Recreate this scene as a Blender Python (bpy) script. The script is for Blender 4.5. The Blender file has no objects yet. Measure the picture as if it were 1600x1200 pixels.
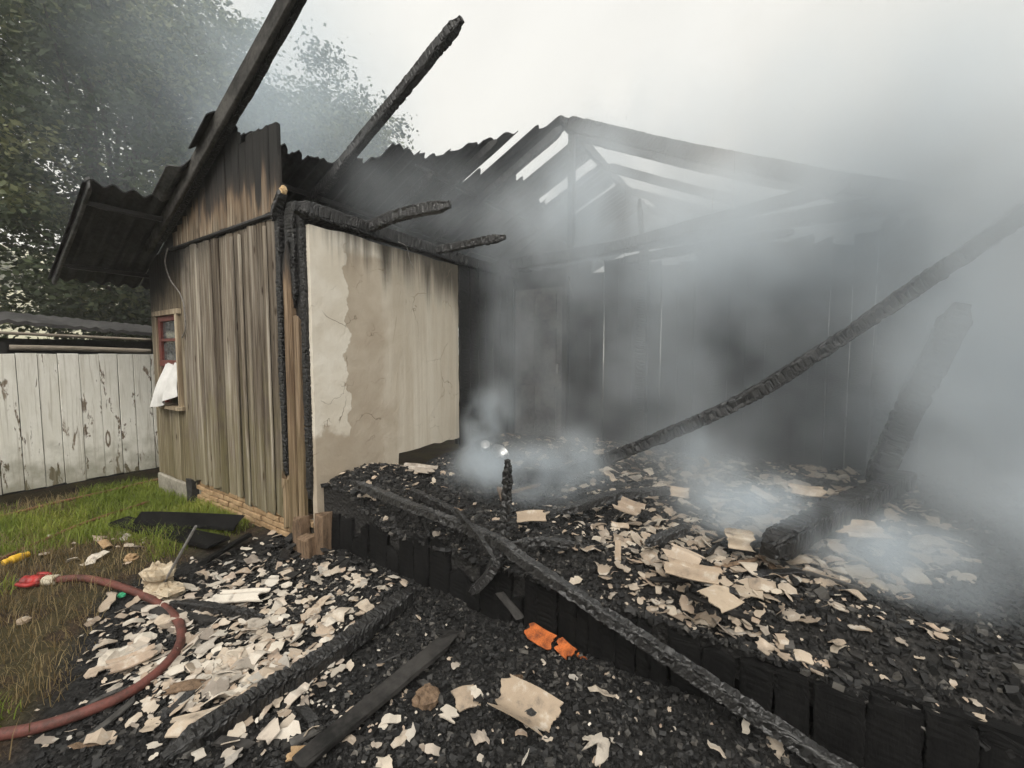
import bpy, math, random
import numpy as np
from mathutils import Vector, Matrix

random.seed(7); RNG = np.random.default_rng(11)
SC = bpy.context.scene
R = math.radians

# ------------------------------------------------------------------ camera
# World axes follow the house: x along the plank front (right = +), y into the house, z up; the corner of the standing wall is the origin.
CAM = np.array([3.17, -1.95, 1.6]); FPX = 655.0; YAW = R(33); TH = math.atan(42 / 655)
cd = bpy.data.cameras.new('Camera'); cam = bpy.data.objects.new('Camera', cd); SC.collection.objects.link(cam)
cd.sensor_width = 36; cd.lens = 36 * FPX / 1600; cd.clip_start = 0.02; cd.clip_end = 2000
cam.location = CAM; cam.rotation_euler = (R(90) - TH, 0, YAW); SC.camera = cam

# ------------------------------------------------------------------ overcast sky, soft sun, exposure
world = bpy.data.worlds.new('World'); SC.world = world; world.use_nodes = True
SUN_EL, SUN_AZ = R(50), R(150)
def build_world():
    nt = world.node_tree; n = nt.nodes; l = nt.links; n.clear()
    out = n.new('ShaderNodeOutputWorld'); bg = n.new('ShaderNodeBackground'); bg.inputs['Strength'].default_value = 0.1
    sky = n.new('ShaderNodeTexSky'); sky.sky_type = 'NISHITA'; sky.sun_disc = False
    sky.sun_elevation = SUN_EL; sky.sun_rotation = SUN_AZ; sky.dust_density = 6; sky.air_density = 1.0
    tc = n.new('ShaderNodeTexCoord'); no = n.new('ShaderNodeTexNoise'); no.inputs['Scale'].default_value = 1.7; no.inputs['Detail'].default_value = 4
    no.inputs['Distortion'].default_value = .5
    cr = n.new('ShaderNodeValToRGB'); cr.color_ramp.elements[0].position = .3; cr.color_ramp.elements[1].position = .72
    cr.color_ramp.elements[0].color = (.79, .78, .735, 1); cr.color_ramp.elements[1].color = (.97, .955, .90, 1)
    sc = n.new('ShaderNodeVectorMath'); sc.operation = 'SCALE'; sc.inputs['Scale'].default_value = 5.2   # cloud deck, same unit as the sky node
    mx = n.new('ShaderNodeMix'); mx.data_type = 'RGBA'; mx.inputs['Factor'].default_value = .93
    l.new(tc.outputs['Generated'], no.inputs['Vector']); l.new(no.outputs['Fac'], cr.inputs['Fac'])
    l.new(cr.outputs['Color'], sc.inputs[0]); l.new(sky.outputs['Color'], mx.inputs['A']); l.new(sc.outputs['Vector'], mx.inputs['B'])
    l.new(mx.outputs['Result'], bg.inputs['Color']); l.new(bg.outputs['Background'], out.inputs['Surface'])
build_world()
sd = bpy.data.lights.new('sun', 'SUN'); sd.energy = 1.5; sd.angle = R(40); sd.color = (1, .965, .9)
sun = bpy.data.objects.new('sun', sd); SC.collection.objects.link(sun)
_d = Vector((math.sin(SUN_AZ) * math.cos(SUN_EL), math.cos(SUN_AZ) * math.cos(SUN_EL), math.sin(SUN_EL)))
sun.rotation_euler = _d.to_track_quat('Z', 'Y').to_euler(); sun.location = _d * 30
vs = SC.view_settings; vs.view_transform = 'Standard'; vs.look = 'None'; vs.gamma = 1; vs.exposure = 1.15; vs.use_curve_mapping = False
cy = SC.cycles
cy.use_adaptive_sampling = True; cy.adaptive_threshold = 0.05; cy.use_denoising = True
cy.max_bounces = 7; cy.diffuse_bounces = 2; cy.glossy_bounces = 2; cy.transparent_max_bounces = 12; cy.volume_bounces = 5
cy.volume_step_rate = 2.5; cy.volume_max_steps = 128

# ------------------------------------------------------------------ helpers: picture measurements to places in the yard
_Rt = np.array([math.cos(YAW), math.sin(YAW), 0]); _Fh = np.array([-math.sin(YAW), math.cos(YAW), 0]); _Z = np.array([0, 0, 1.])
_F = _Fh * math.cos(TH) - _Z * math.sin(TH); _U = _Fh * math.sin(TH) + _Z * math.cos(TH)
def ray(x, y): return _Rt * ((x - 800) / FPX) + _F + _U * ((600 - y) / FPX)
def at(x, y, ax, v):                       # the point seen at (x, y) on the plane axis ax = v
    d = ray(x, y); return CAM + d * ((v - CAM[ax]) / d[ax])
def cw(X, Y, z=0.): return CAM * [1, 1, 0] + _Rt * X + _Fh * Y + _Z * z     # metres right of / ahead of the photographer

def h2(ix, iy, s=0):
    n = (ix.astype(np.int64) * 374761393 + iy.astype(np.int64) * 668265263 + s * 974634777) & 0xFFFFFFFF
    n = ((n ^ (n >> 13)) * 1274126177) & 0xFFFFFFFF
    return ((n ^ (n >> 16)) & 0xFFFFFF) / float(0xFFFFFF)
def vnoise(x, y, s=0):
    x = np.asarray(x, float); y = np.asarray(y, float); ix = np.floor(x); iy = np.floor(y)
    fx = x - ix; fy = y - iy; fx = fx * fx * (3 - 2 * fx); fy = fy * fy * (3 - 2 * fy)
    a = h2(ix, iy, s); b = h2(ix + 1, iy, s); c = h2(ix, iy + 1, s); d = h2(ix + 1, iy + 1, s)
    return (a * (1 - fx) + b * fx) * (1 - fy) + (c * (1 - fx) + d * fx) * fy
def fbm(x, y, s=0, o=4):
    t = 0; a = .5
    for k in range(o): t = t + a * vnoise(np.asarray(x) * 2 ** k, np.asarray(y) * 2 ** k, s + k); a *= .5
    return t
def sstep(a, b, x): t = np.clip((np.asarray(x, float) - a) / (b - a), 0, 1); return t * t * (3 - 2 * t)

def tag(o, label=None, cat=None, group=None, kind=None):
    if label: o['label'] = label
    if cat: o['category'] = cat
    if group: o['group'] = group
    if kind: o['kind'] = kind
    return o
def mesh(name, V, Fc, smooth=False):
    V = np.asarray(V, np.float32)
    me = bpy.data.meshes.new(name)
    if isinstance(Fc, np.ndarray):
        n, k = Fc.shape
        me.vertices.add(len(V)); me.vertices.foreach_set('co', V.ravel())
        me.loops.add(n * k); me.loops.foreach_set('vertex_index', Fc.astype(np.int32).ravel())
        me.polygons.add(n); me.polygons.foreach_set('loop_start', np.arange(0, n * k, k, dtype=np.int32))
        me.update(calc_edges=True); me.validate()
    else:
        me.from_pydata(V.tolist(), [], [list(f) for f in Fc]); me.update()
    me.polygons.foreach_set('use_smooth', np.full(len(me.polygons), smooth, bool))
    return me
def obj(name, V, Fc, mat, parent=None, smooth=False, recentre=True):
    V = np.asarray(V, float); loc = np.zeros(3)
    if parent is None and recentre:
        loc = np.array([V[:, 0].mean(), V[:, 1].mean(), V[:, 2].min()]); V = V - loc
    me = mesh(name, V, Fc, smooth); me.materials.append(mat)
    o = bpy.data.objects.new(name, me); SC.collection.objects.link(o)
    if parent is None: o.location = loc
    else:
        o.parent = parent; o.location = -np.array(world_loc(parent))
    return o
def world_loc(o):
    l = np.zeros(3)
    while o is not None: l += np.array(o.location); o = o.parent
    return l
def empty(name, loc, label=None, cat=None, group=None, parent=None):
    o = bpy.data.objects.new(name, None); SC.collection.objects.link(o); o.empty_display_size = .1
    o.location = loc; o.parent = parent
    return tag(o, label, cat, group)
class MB:                                   # collects several shapes for ONE mesh
    def __init__(s): s.V = []; s.F = []; s.n = 0
    def add(s, V, Fc):
        V = np.asarray(V, float); s.V.append(V); s.F += [tuple(int(i) + s.n for i in f) for f in Fc]; s.n += len(V); return s
    def build(s, name, mat, parent=None, smooth=False): return obj(name, np.vstack(s.V), s.F, mat, parent, smooth)
def box(c, size, rot=None):
    c = np.asarray(c, float); h = np.asarray(size, float) / 2
    V = np.array([[x, y, z] for x in (-1, 1) for y in (-1, 1) for z in (-1, 1)]) * h
    if rot is not None: V = V @ np.array(rot.to_3x3()).T
    return V + c, [(0, 1, 3, 2), (4, 6, 7, 5), (0, 4, 5, 1), (2, 3, 7, 6), (0, 2, 6, 4), (1, 5, 7, 3)]
def unit(v): v = np.asarray(v, float); return v / np.linalg.norm(v)
def plank(o, L, W, N, length, width, thick, seed=0, rag0=0., rag1=0., ch=.006, warp=.004, segs=3):
    """chamfered board: starts at o, runs along L, is width wide along W, its face is thick along N; both ends may be ragged"""
    r = np.random.default_rng(abs(int(seed))); o = np.asarray(o, float); L, W, N = unit(L), unit(W), unit(N)
    prof = [(0, 0), (width, 0), (width, thick - ch), (width - ch, thick), (ch, thick), (0, thick - ch)]
    V = []
    bow = r.normal(0, warp); tw = r.normal(0, warp)
    for k in range(segs + 1):
        f = k / segs
        for (a, b) in prof:
            e = 0
            if k == 0: e = rag0 * r.uniform(0, 1)
            if k == segs: e = -rag1 * r.uniform(0, 1)
            off = bow * math.sin(f * math.pi) + tw * (f - .5) * (a / width - .5)
            V.append(o + L * (f * length + e) + W * (a + r.normal(0, warp * .4)) + N * (b + off))
    Fc = []
    m = len(prof)
    for k in range(segs):
        for i in range(m):
            j = (i + 1) % m; Fc.append((k * m + i, k * m + j, (k + 1) * m + j, (k + 1) * m + i))
    Fc.append(tuple(range(m))[::-1]); Fc.append(tuple(segs * m + i for i in range(m)))
    if np.dot(np.cross(W, N), L) < 0: Fc = [f[::-1] for f in Fc]
    return np.array(V), Fc
def resample(pts, step):
    P = np.asarray(pts, float)
    if len(P) > 2:                          # Catmull-Rom through the points
        Q = np.vstack([2 * P[0] - P[1], P, 2 * P[-1] - P[-2]]); out = []
        for i in range(1, len(Q) - 2):
            for t in np.linspace(0, 1, 24, endpoint=False):
                a, b, c, d = Q[i - 1], Q[i], Q[i + 1], Q[i + 2]
                out.append(.5 * (2 * b + (c - a) * t + (2 * a - 5 * b + 4 * c - d) * t * t + (3 * b - a - 3 * c + d) * t ** 3))
        out.append(P[-1]); P = np.array(out)
    s = np.r_[0, np.cumsum(np.linalg.norm(np.diff(P, axis=0), axis=1))]
    n = max(2, int(s[-1] / step) + 1); q = np.linspace(0, s[-1], n)
    return np.stack([np.interp(q, s, P[:, k]) for k in range(3)], 1), q
def frames(P, up=(0, 0, 1)):
    T = np.gradient(P, axis=0); T /= np.linalg.norm(T, axis=1)[:, None]
    u = np.asarray(up, float)
    if abs(T.mean(0) @ u) > .9: u = np.array([0, 1., 0])
    S = np.cross(T, u); S /= np.linalg.norm(S, axis=1)[:, None]; U = np.cross(S, T)
    return T, S, U
def gridfaces(n, m, wrap):
    i = np.arange(n - 1)[:, None]; j = np.arange(m if wrap else m - 1)[None, :]; k = (j + 1) % m
    return np.stack([i * m + j, i * m + k, (i + 1) * m + k, (i + 1) * m + j], -1).reshape(-1, 4)
def tube(pts, rad, step=.03, nper=10):
    P, q = resample(pts, step); T, S, U = frames(P); a = np.linspace(0, 2 * np.pi, nper, endpoint=False)
    rad = np.broadcast_to(np.asarray(rad(q / q[-1]) if callable(rad) else rad, float), (len(P),))
    V = P[:, None] + rad[:, None, None] * (np.cos(a)[None, :, None] * S[:, None] + np.sin(a)[None, :, None] * U[:, None])
    Fc = [tuple(f) for f in gridfaces(len(P), nper, True)]
    Fc += [tuple(range(nper))[::-1], tuple((len(P) - 1) * nper + i for i in range(nper))]
    return V.reshape(-1, 3), Fc
def charbeam(pts, w, h, seed=0, depth=.008, step=.011, nper=28, cl=.04, cq=.036, up=(0, 0, 1), end=(1, 1), thin=.10, power=.34):
    """a burnt timber: rounded box section, split into the blocks of alligator char by real cracks, worn thin unevenly, ragged ends"""
    P, q = resample(pts, step); T, S, U = frames(P, up); n = len(P)
    a = np.linspace(0, 2 * np.pi, nper, endpoint=False) + .1; c, s = np.cos(a), np.sin(a)
    A = w / 2 * np.sign(c) * np.abs(c) ** power; B = h / 2 * np.sign(s) * np.abs(s) ** power
    per = np.r_[0, np.cumsum(np.hypot(np.diff(A), np.diff(B)))]; tot = per[-1] + math.hypot(A[0] - A[-1], B[0] - B[-1])
    nq = max(4, int(round(tot / cq)))
    gx = (q / cl + 2.2 * fbm(q * 3.1, q * 0 + 4, seed + 40))[:, None] + np.zeros(nper)[None] + .35 * np.sin(a * 2 + seed)[None]; gy = (per / tot * nq)[None] + np.zeros(n)[:, None]
    ix, iy = np.floor(gx), np.floor(gy); F1 = np.full(gx.shape, 9.); F2 = np.full(gx.shape, 9.); cid = np.zeros(gx.shape)
    for dx in (-1, 0, 1):
        for dy in (-1, 0, 1):
            cx, cyy = ix + dx, iy + dy; wy = np.mod(cyy, nq)
            d = np.hypot(cx + .08 + .84 * h2(cx, wy, seed) - gx, cyy + h2(cx, wy, seed + 5) - gy)
            hit = d < F1; F2 = np.where(hit, F1, np.minimum(F2, d)); cid = np.where(hit, h2(cx, wy, seed + 9), cid); F1 = np.minimum(F1, d)
    crack = sstep(.02, .24, F2 - F1)
    disp = -depth * 1.3 * (1 - crack) + depth * .7 * (cid - .5) + depth * .5 * (.6 - F1) + depth * .5 * (vnoise(gx * 3, gy * 3, seed) - .5)
    disp = disp * (.35 + .9 * sstep(.3, .6, fbm(gx * .22, gy * .35, seed + 60)))
    sc = 1 + thin * (fbm(q * 2.2, q * 0 + seed, seed) - .5) * 2
    f = q / q[-1]; L = q[-1]
    for e, qq in ((end[0], q), (end[1], L - q)):
        if e: sc = sc * (.55 + .45 * sstep(0, min(.12, L * .2), qq + .03 * (vnoise(q * 40, q * 0, seed + 3) - .5)))
    ra = np.hypot(A, B); V = P[:, None] + (A[None] * sc[:, None] + disp * (A / ra)[None])[..., None] * S[:, None] + (B[None] * sc[:, None] + disp * (B / ra)[None])[..., None] * U[:, None]
    wob = .012 * np.stack([fbm(q * 3, q * 0 + 1, seed + 20) - .47, fbm(q * 3, q * 0 + 2, seed + 30) - .47], 1)
    V = V + (wob[:, :1] * S + wob[:, 1:] * U)[:, None]
    Fc = gridfaces(n, nper, True); V = V.reshape(-1, 3)
    caps = np.array([P[0] - T[0] * .006, P[-1] + T[-1] * .006]); m = len(V); V = np.vstack([V, caps])
    i = np.arange(nper); j = (i + 1) % nper
    c0 = np.stack([j, i, np.full(nper, m), np.full(nper, m)], 1); c1 = np.stack([(n - 1) * nper + i, (n - 1) * nper + j, np.full(nper, m + 1), np.full(nper, m + 1)], 1)
    return V, [tuple(x) for x in Fc] + [tuple(x[:3]) for x in c0] + [tuple(x[:3]) for x in c1]

# ------------------------------------------------------------------ materials
class NT:
    def __init__(s, name, rough=.8, spec=.3):
        s.m = bpy.data.materials.new(name); s.m.use_nodes = True; s.t = s.m.node_tree; s.n = s.t.nodes; s.l = s.t.links
        s.b = s.n['Principled BSDF']; s.b.inputs['Roughness'].default_value = rough; s.b.inputs['Specular IOR Level'].default_value = spec
        s.pos = s.n.new('ShaderNodeNewGeometry').outputs['Position']
    def new(s, t, **k):
        x = s.n.new(t)
        for a, b in k.items(): setattr(x, a, b)
        return x
    def put(s, sock, v):
        if isinstance(v, bpy.types.NodeSocket): s.l.new(v, sock)
        else:
            try: sock.default_value = v
            except (TypeError, ValueError): sock.default_value = tuple(v) + (1,)
    def scale(s, v, k):
        x = s.new('ShaderNodeVectorMath', operation='MULTIPLY'); s.put(x.inputs[0], v); x.inputs[1].default_value = k; return x.outputs[0]
    def shift(s, v, val, k=37.):             # moves a texture by a value, so that each object gets its own
        m = s.math('MULTIPLY', val, k); c = s.new('ShaderNodeCombineXYZ')
        for i in range(3): s.l.new(m, c.inputs[i])
        x = s.new('ShaderNodeVectorMath', operation='ADD'); s.put(x.inputs[0], v); s.l.new(c.outputs[0], x.inputs[1]); return x.outputs[0]
    def noise(s, v, sc, det=4, rough=.55, dist=0.):
        x = s.new('ShaderNodeTexNoise'); s.put(x.inputs['Vector'], v); x.inputs['Scale'].default_value = sc; x.inputs['Detail'].default_value = det
        x.inputs['Roughness'].default_value = rough; x.inputs['Distortion'].default_value = dist; return x.outputs['Fac']
    def vor(s, v, sc, feat='F1', out='Distance'):
        x = s.new('ShaderNodeTexVoronoi', feature=feat); s.put(x.inputs['Vector'], v); x.inputs['Scale'].default_value = sc; return x.outputs[out]
    def math(s, op, a, b=0., c=0.):
        x = s.new('ShaderNodeMath', operation=op); s.put(x.inputs[0], a); s.put(x.inputs[1], b); s.put(x.inputs[2], c); return x.outputs[0]
    def ss(s, v, a, b):
        x = s.new('ShaderNodeMapRange', interpolation_type='SMOOTHSTEP'); s.put(x.inputs['Value'], v); s.put(x.inputs['From Min'], a); s.put(x.inputs['From Max'], b); return x.outputs[0]
    def xyz(s, v=None):
        x = s.new('ShaderNodeSeparateXYZ'); s.put(x.inputs[0], s.pos if v is None else v); return x.outputs
    def mix(s, f, a, b, mode='MIX'):
        x = s.new('ShaderNodeMix', data_type='RGBA', blend_type=mode); s.put(x.inputs['Factor'], f); s.put(x.inputs['A'], a); s.put(x.inputs['B'], b); return x.outputs['Result']
    def ramp(s, f, *st):
        x = s.new('ShaderNodeValToRGB'); e = x.color_ramp.elements; s.put(x.inputs[0], f)
        while len(e) < len(st): e.new(.5)
        for k, (p, c) in enumerate(st): e[k].position = p; e[k].color = tuple(c) + (1,)
        return x.outputs[0]
    def rnd(s): return s.new('ShaderNodeObjectInfo').outputs['Random']
    def attr(s, nm): return s.new('ShaderNodeAttribute', attribute_name=nm).outputs['Fac']
    def col(s, c): s.put(s.b.inputs['Base Color'], c); return s
    def bump(s, h, st=.5, d=.01):
        x = s.new('ShaderNodeBump'); x.inputs['Strength'].default_value = st; x.inputs['Distance'].default_value = d; s.put(x.inputs['Height'], h); s.l.new(x.outputs[0], s.b.inputs['Normal']); return s

def m_char(name='char', ash=.10, base=(.0065, .0063, .0063), hi=(.022, .0212, .0205), gloss=.5):
    k = NT(name, .6, gloss); r = k.rnd(); p = k.shift(k.pos, r)
    n = k.noise(p, 9, 6, .65); f = k.noise(p, 55, 4, .6)
    c = k.mix(n, base, hi)
    a = k.math('MULTIPLY', k.ss(k.noise(p, 5, 5, .7), .56, .78), k.ss(f, .45, .7))
    k.col(k.mix(k.math('MULTIPLY', a, ash * 6), c, (.13, .128, .125)))
    k.put(k.b.inputs['Roughness'], k.math('MULTIPLY_ADD', f, .4, .26))
    k.bump(k.math('ADD', k.vor(p, 60, 'DISTANCE_TO_EDGE'), k.math('MULTIPLY', f, .5)), .6, .008); return k.m
CHAR = m_char()
CHARASH = m_char('char_ashy', .2, (.008, .0078, .0076), (.03, .029, .028), .8)
def m_boards(name, tone, char_z=None, green=.5):
    """weathered unpainted softwood: grain along z, pale worn streaks, algae towards the splash zone; char_z burns the boards' upper ends"""
    k = NT(name, .85, .2); r = k.rnd(); p = k.shift(k.pos, r, 9.); x, y, z = k.xyz()
    g = k.noise(k.scale(p, (60, 60, 1.6)), 1, 5, .6, .6); g2 = k.noise(k.scale(p, (14, 14, .7)), 1, 4, .6); bl = k.noise(p, 3.5, 5, .6)
    c = k.ramp(g, (.28, (.075, .058, .044)), (.45, (.20, .165, .13)), (.6, (.34, .295, .24)), (.75, (.50, .455, .39)))
    c = k.mix(k.math('MULTIPLY', k.ss(g2, .5, .66), .75), c, (.55, .50, .43))
    c = k.mix(k.math('MULTIPLY', k.ss(g2, .48, .3), .6), c, (.115, .085, .062))
    kn = k.vor(k.scale(p, (7, 7, 2.2)), 1); c = k.mix(k.ss(kn, .13, .05), c, (.07, .045, .03))
    tn = k.ramp(r, (0., (.5, .46, .42)), (.35, (.9, .87, .83)), (.7, (1.15, 1.12, 1.06)), (1., (.66, .64, .6)))
    c = k.mix(1., c, tn, 'MULTIPLY'); c = k.mix(1., c, tone, 'MULTIPLY')
    al = k.math('MULTIPLY', k.ss(k.math('MULTIPLY_ADD', bl, 2.2, k.math('MULTIPLY', z, -.55)), .15, 1.0), green)
    c = k.mix(al, c, (.20, .18, .075))
    if char_z is not None:
        e = k.math('SUBTRACT', k.math('MULTIPLY_ADD', k.noise(k.scale(p, (9, 9, 1.2)), 1, 3), 1.1, z), char_z + .55)
        e = k.math('MULTIPLY_ADD', k.math('ADD', x, 1.5), .12, e)
        c = k.mix(k.math('MULTIPLY', k.ss(e, -.3, -.02), .65), c, (.20, .135, .085)); c = k.mix(k.ss(e, -.12, .1), c, (.055, .046, .04)); c = k.mix(k.ss(e, 0., .3), c, k.mix(g, (.012, .0118, .0115), (.045, .044, .042)))
    else:
        so = k.math('ADD', k.math('MULTIPLY_ADD', bl, .5, z), k.math('MULTIPLY', x, -.42))     # soot under the surviving eave
        c = k.mix(k.ss(so, 3.4, 4.05), c, (.022, .021, .02))
    k.col(c); k.bump(g, .5, .006); return k.m
BOARD = m_boards('weathered_boards', (.79, .81, .83), None, .35)
BOARD_NARROW = m_boards('weathered_narrow_boards', (.70, .69, .64), None, .3)
BOARD_CHAR = m_boards('boards_burnt_at_top', (.82, .79, .75), 3.10, .15)
def m_simple(name, a, b, sc=8, rough=.8, spec=.3, bump=.3, dist=.005, stretch=(1, 1, 1)):
    k = NT(name, rough, spec); p = k.scale(k.shift(k.pos, k.rnd()), stretch); n = k.noise(p, sc, 6, .6); f = k.noise(p, sc * 8, 3)
    k.col(k.mix(k.ss(k.math('MULTIPLY_ADD', f, .35, n), .4, .95), a, b)); k.bump(k.math('MULTIPLY_ADD', f, .5, n), bump, dist); return k.m
def m_plaster():
    k = NT('stained_plaster', .9, .15); x, y, z = k.xyz()
    n = k.noise(k.pos, 2.2, 5, .6); f = k.noise(k.pos, 30, 5, .65); st = k.noise(k.scale(k.pos, (6, 9, .45)), 1, 4, .6)
    pale = k.mix(k.ss(n, .35, .7), (.66, .60, .50), (.78, .735, .645)); tan = k.mix(k.ss(n, .35, .65), (.41, .345, .265), (.49, .425, .34))
    old = k.mix(k.ss(st, .4, .66), (.52, .46, .37), (.66, .61, .515))
    sc = k.math('ABSOLUTE', k.math('SINE', k.math('MULTIPLY_ADD', n, 3., k.math('MULTIPLY', z, 10.5))))
    ed = k.math('ADD', k.math('MULTIPLY_ADD', sc, -.05, y), k.math('MULTIPLY', k.math('SUBTRACT', k.noise(k.pos, 6, 5, .65), .5), .26))
    wet = k.math('MULTIPLY', k.ss(ed, .262, .272), k.ss(k.math('MULTIPLY_ADD', n, -.35, z), 2.36, 2.28))
    low = k.ss(k.math('MULTIPLY_ADD', k.noise(k.pos, 5, 4), .35, z), 1.19, 1.12)
    wet = k.math('MAXIMUM', wet, low)
    fade = k.ss(k.math('MULTIPLY_ADD', n, .7, y), .95, 1.3)
    c = k.mix(wet, pale, tan); c = k.mix(k.math('MULTIPLY', fade, .85), c, old)
    soot = k.math('ADD', k.math('MULTIPLY_ADD', st, 1.1, z), k.math('MULTIPLY', y, .27))
    c = k.mix(k.math('MULTIPLY', k.ss(soot, 2.98, 3.5), .95), c, (.035, .032, .028))
    c = k.mix(k.math('MULTIPLY', k.math('MULTIPLY', k.ss(y, 1.2, 1.75), k.ss(st, .5, .6)), .4), c, (.25, .21, .15))
    cr = k.vor(k.math('ADD', 0., 0.) if False else k.shift(k.pos, k.noise(k.pos, 4, 3), .35), 1.9, 'DISTANCE_TO_EDGE')
    c = k.mix(k.math('MULTIPLY', k.ss(cr, .006, .001), k.ss(k.noise(k.pos, 3, 2), .45, .6)), c, (.19, .155, .11))
    c = k.mix(k.math('MULTIPLY', f, .22), c, (.36, .3, .22))
    k.col(c); k.bump(k.math('ADD', k.math('MULTIPLY', f, .6), k.noise(k.pos, 9, 4)), .45, .012); return k.m
PLASTER = m_plaster()
SHEET = m_simple('sooty_roof_sheet', (.016, .016, .017), (.055, .055, .056), 3, .8, .25, .3)
SHEETGREY = m_simple('smoked_grey_roof_sheet', (.035, .035, .036), (.14, .14, .135), 3, .8, .25, .3)
BLACKPLANK = m_simple('black_plank', (.004, .004, .004), (.013, .0125, .012), 5, .95, .08, .5)
SKIRTBLACK = m_simple('burnt_black_skirt', (.004, .004, .0042), (.011, .0108, .0105), 6, .9, .12, .6, .006, (3, 3, .6))
GREYBARGE = m_simple('smoked_grey_board', (.02, .019, .018), (.10, .095, .088), 4, .8, .2, .4)
SOOTBOARD = m_simple('sooty_board', (.010, .0098, .0095), (.05, .047, .044), 4, .85, .15, .4, .004, (1, 1, 1))
def m_shard(name, cols):
    k = NT(name, .85, .25); r = k.rnd(); p = k.shift(k.pos, r); n = k.noise(p, 14, 5, .6); f = k.noise(p, 90, 3)
    c = k.ramp(k.math('FRACT', k.math('MULTIPLY', k.math('ADD', r, k.attr('tone')), 7.31)), *[(i / max(1, len(cols) - 1), q) for i, q in enumerate(cols)])
    c = k.mix(k.math('MULTIPLY', k.ss(n, .55, .75), .6), c, (.12, .10, .085)); c = k.mix(k.math('MULTIPLY', k.ss(n, .47, .32), .4), c, (.72, .69, .62))
    c = k.mix(k.math('MULTIPLY', f, .3), c, (.3, .25, .2)); c = k.mix(k.math('MULTIPLY', k.ss(k.noise(p, 7, 5, .65), .5, .75), .65), c, (.10, .088, .075)); k.col(c); k.bump(k.math('ADD', n, f), .35, .004); return k.m
SHARD = m_shard('scorched_roof_sheet_shard', [(.58, .53, .45), (.44, .35, .265), (.64, .60, .53), (.36, .265, .195), (.52, .43, .33), (.34, .32, .29), (.63, .57, .48), (.23, .20, .17), (.30, .235, .175), (.55, .48, .39)])
FLOORSHARD = m_shard('smoked_brown_roof_sheet_shard', [(.36, .29, .22), (.27, .21, .155), (.46, .385, .30), (.20, .175, .15), (.52, .45, .36), (.31, .255, .20), (.40, .30, .22)])
SHARDTAN = m_shard('scorched_tan_sheet', [(.40, .32, .235), (.35, .27, .195), (.45, .375, .29)])
CLAY = m_simple('orange_clay', (.13, .04, .02), (.62, .17, .045), 22, .85, .15, .7, .008)
BRICK = m_simple('old_brick', (.26, .165, .085), (.48, .34, .20), 9, .9, .15, .6, .01)
CONCRETE = m_simple('damp_concrete', (.17, .155, .125), (.36, .335, .28), 4, .9, .15, .4)
BROWNWOOD = m_simple('raw_brown_timber', (.07, .045, .028), (.25, .17, .11), 5, .8, .25, .5, .006, (6, 6, 1))
PALEWOOD = m_simple('split_pale_wood', (.45, .30, .15), (.70, .52, .30), 20, .7, .3, .4, .004)
REDPAINT = m_simple('dull_red_paint', (.085, .022, .018), (.20, .055, .042), 12, .6, .35, .2)
HOSE = m_simple('red_rubber_hose', (.055, .026, .02), (.17, .055, .043), 11, .6, .35, .25, .002)
HOSE2 = m_simple('muddy_red_hose', (.11, .05, .03), (.22, .10, .065), 12, .75, .2, .3, .003)
REDPLASTIC = m_simple('bright_red_coupling', (.10, .012, .012), (.45, .03, .025), 24, .5, .5, .1)
YELLOW = m_simple('yellow_coupling', (.60, .33, .02), (.75, .47, .05), 20, .5, .4, .1)
TAPE = m_simple('cream_binding', (.42, .36, .26), (.66, .6, .48), 30, .8, .2, .2)
METAL = m_simple('dull_metal', (.10, .095, .09), (.30, .29, .28), 20, .45, .5, .2, .002)
CLOTH = m_simple('white_cloth', (.62, .61, .59), (.78, .77, .75), 7, .85, .2, .25)
SACK = m_simple('scorched_sack', (.30, .23, .15), (.58, .50, .38), 8, .85, .2, .5)
GREEN = m_simple('green_plastic', (.02, .25, .11), (.05, .42, .22), 20, .4, .5, .2)
WIRE = m_simple('bare_wire', (.12, .11, .10), (.32, .30, .28), 40, .5, .4, .1)
BARK = m_simple('bark', (.035, .028, .02), (.11, .09, .07), 6, .9, .1, .8, .03)
DARKSHED = m_simple('dark_shed_sheet', (.018, .017, .017), (.06, .058, .056), 3, .7, .3, .3)
PALELOG = m_simple('pale_log', (.13, .11, .085), (.30, .26, .21), 9, .8, .2, .4, .005, (6, 1, 6))
def m_tin():
    k = NT('tin', .35, .5); k.b.inputs['Metallic'].default_value = .9; k.col(k.mix(k.noise(k.pos, 25, 4), (.35, .34, .33), (.78, .77, .76))); return k.m
TIN = m_tin()
def m_glass():
    k = NT('dusty_window_glass', .12, .6); k.col(k.mix(k.noise(k.pos, 12, 4), (.03, .032, .034), (.14, .145, .145))); return k.m
GLASS = m_glass()
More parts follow.
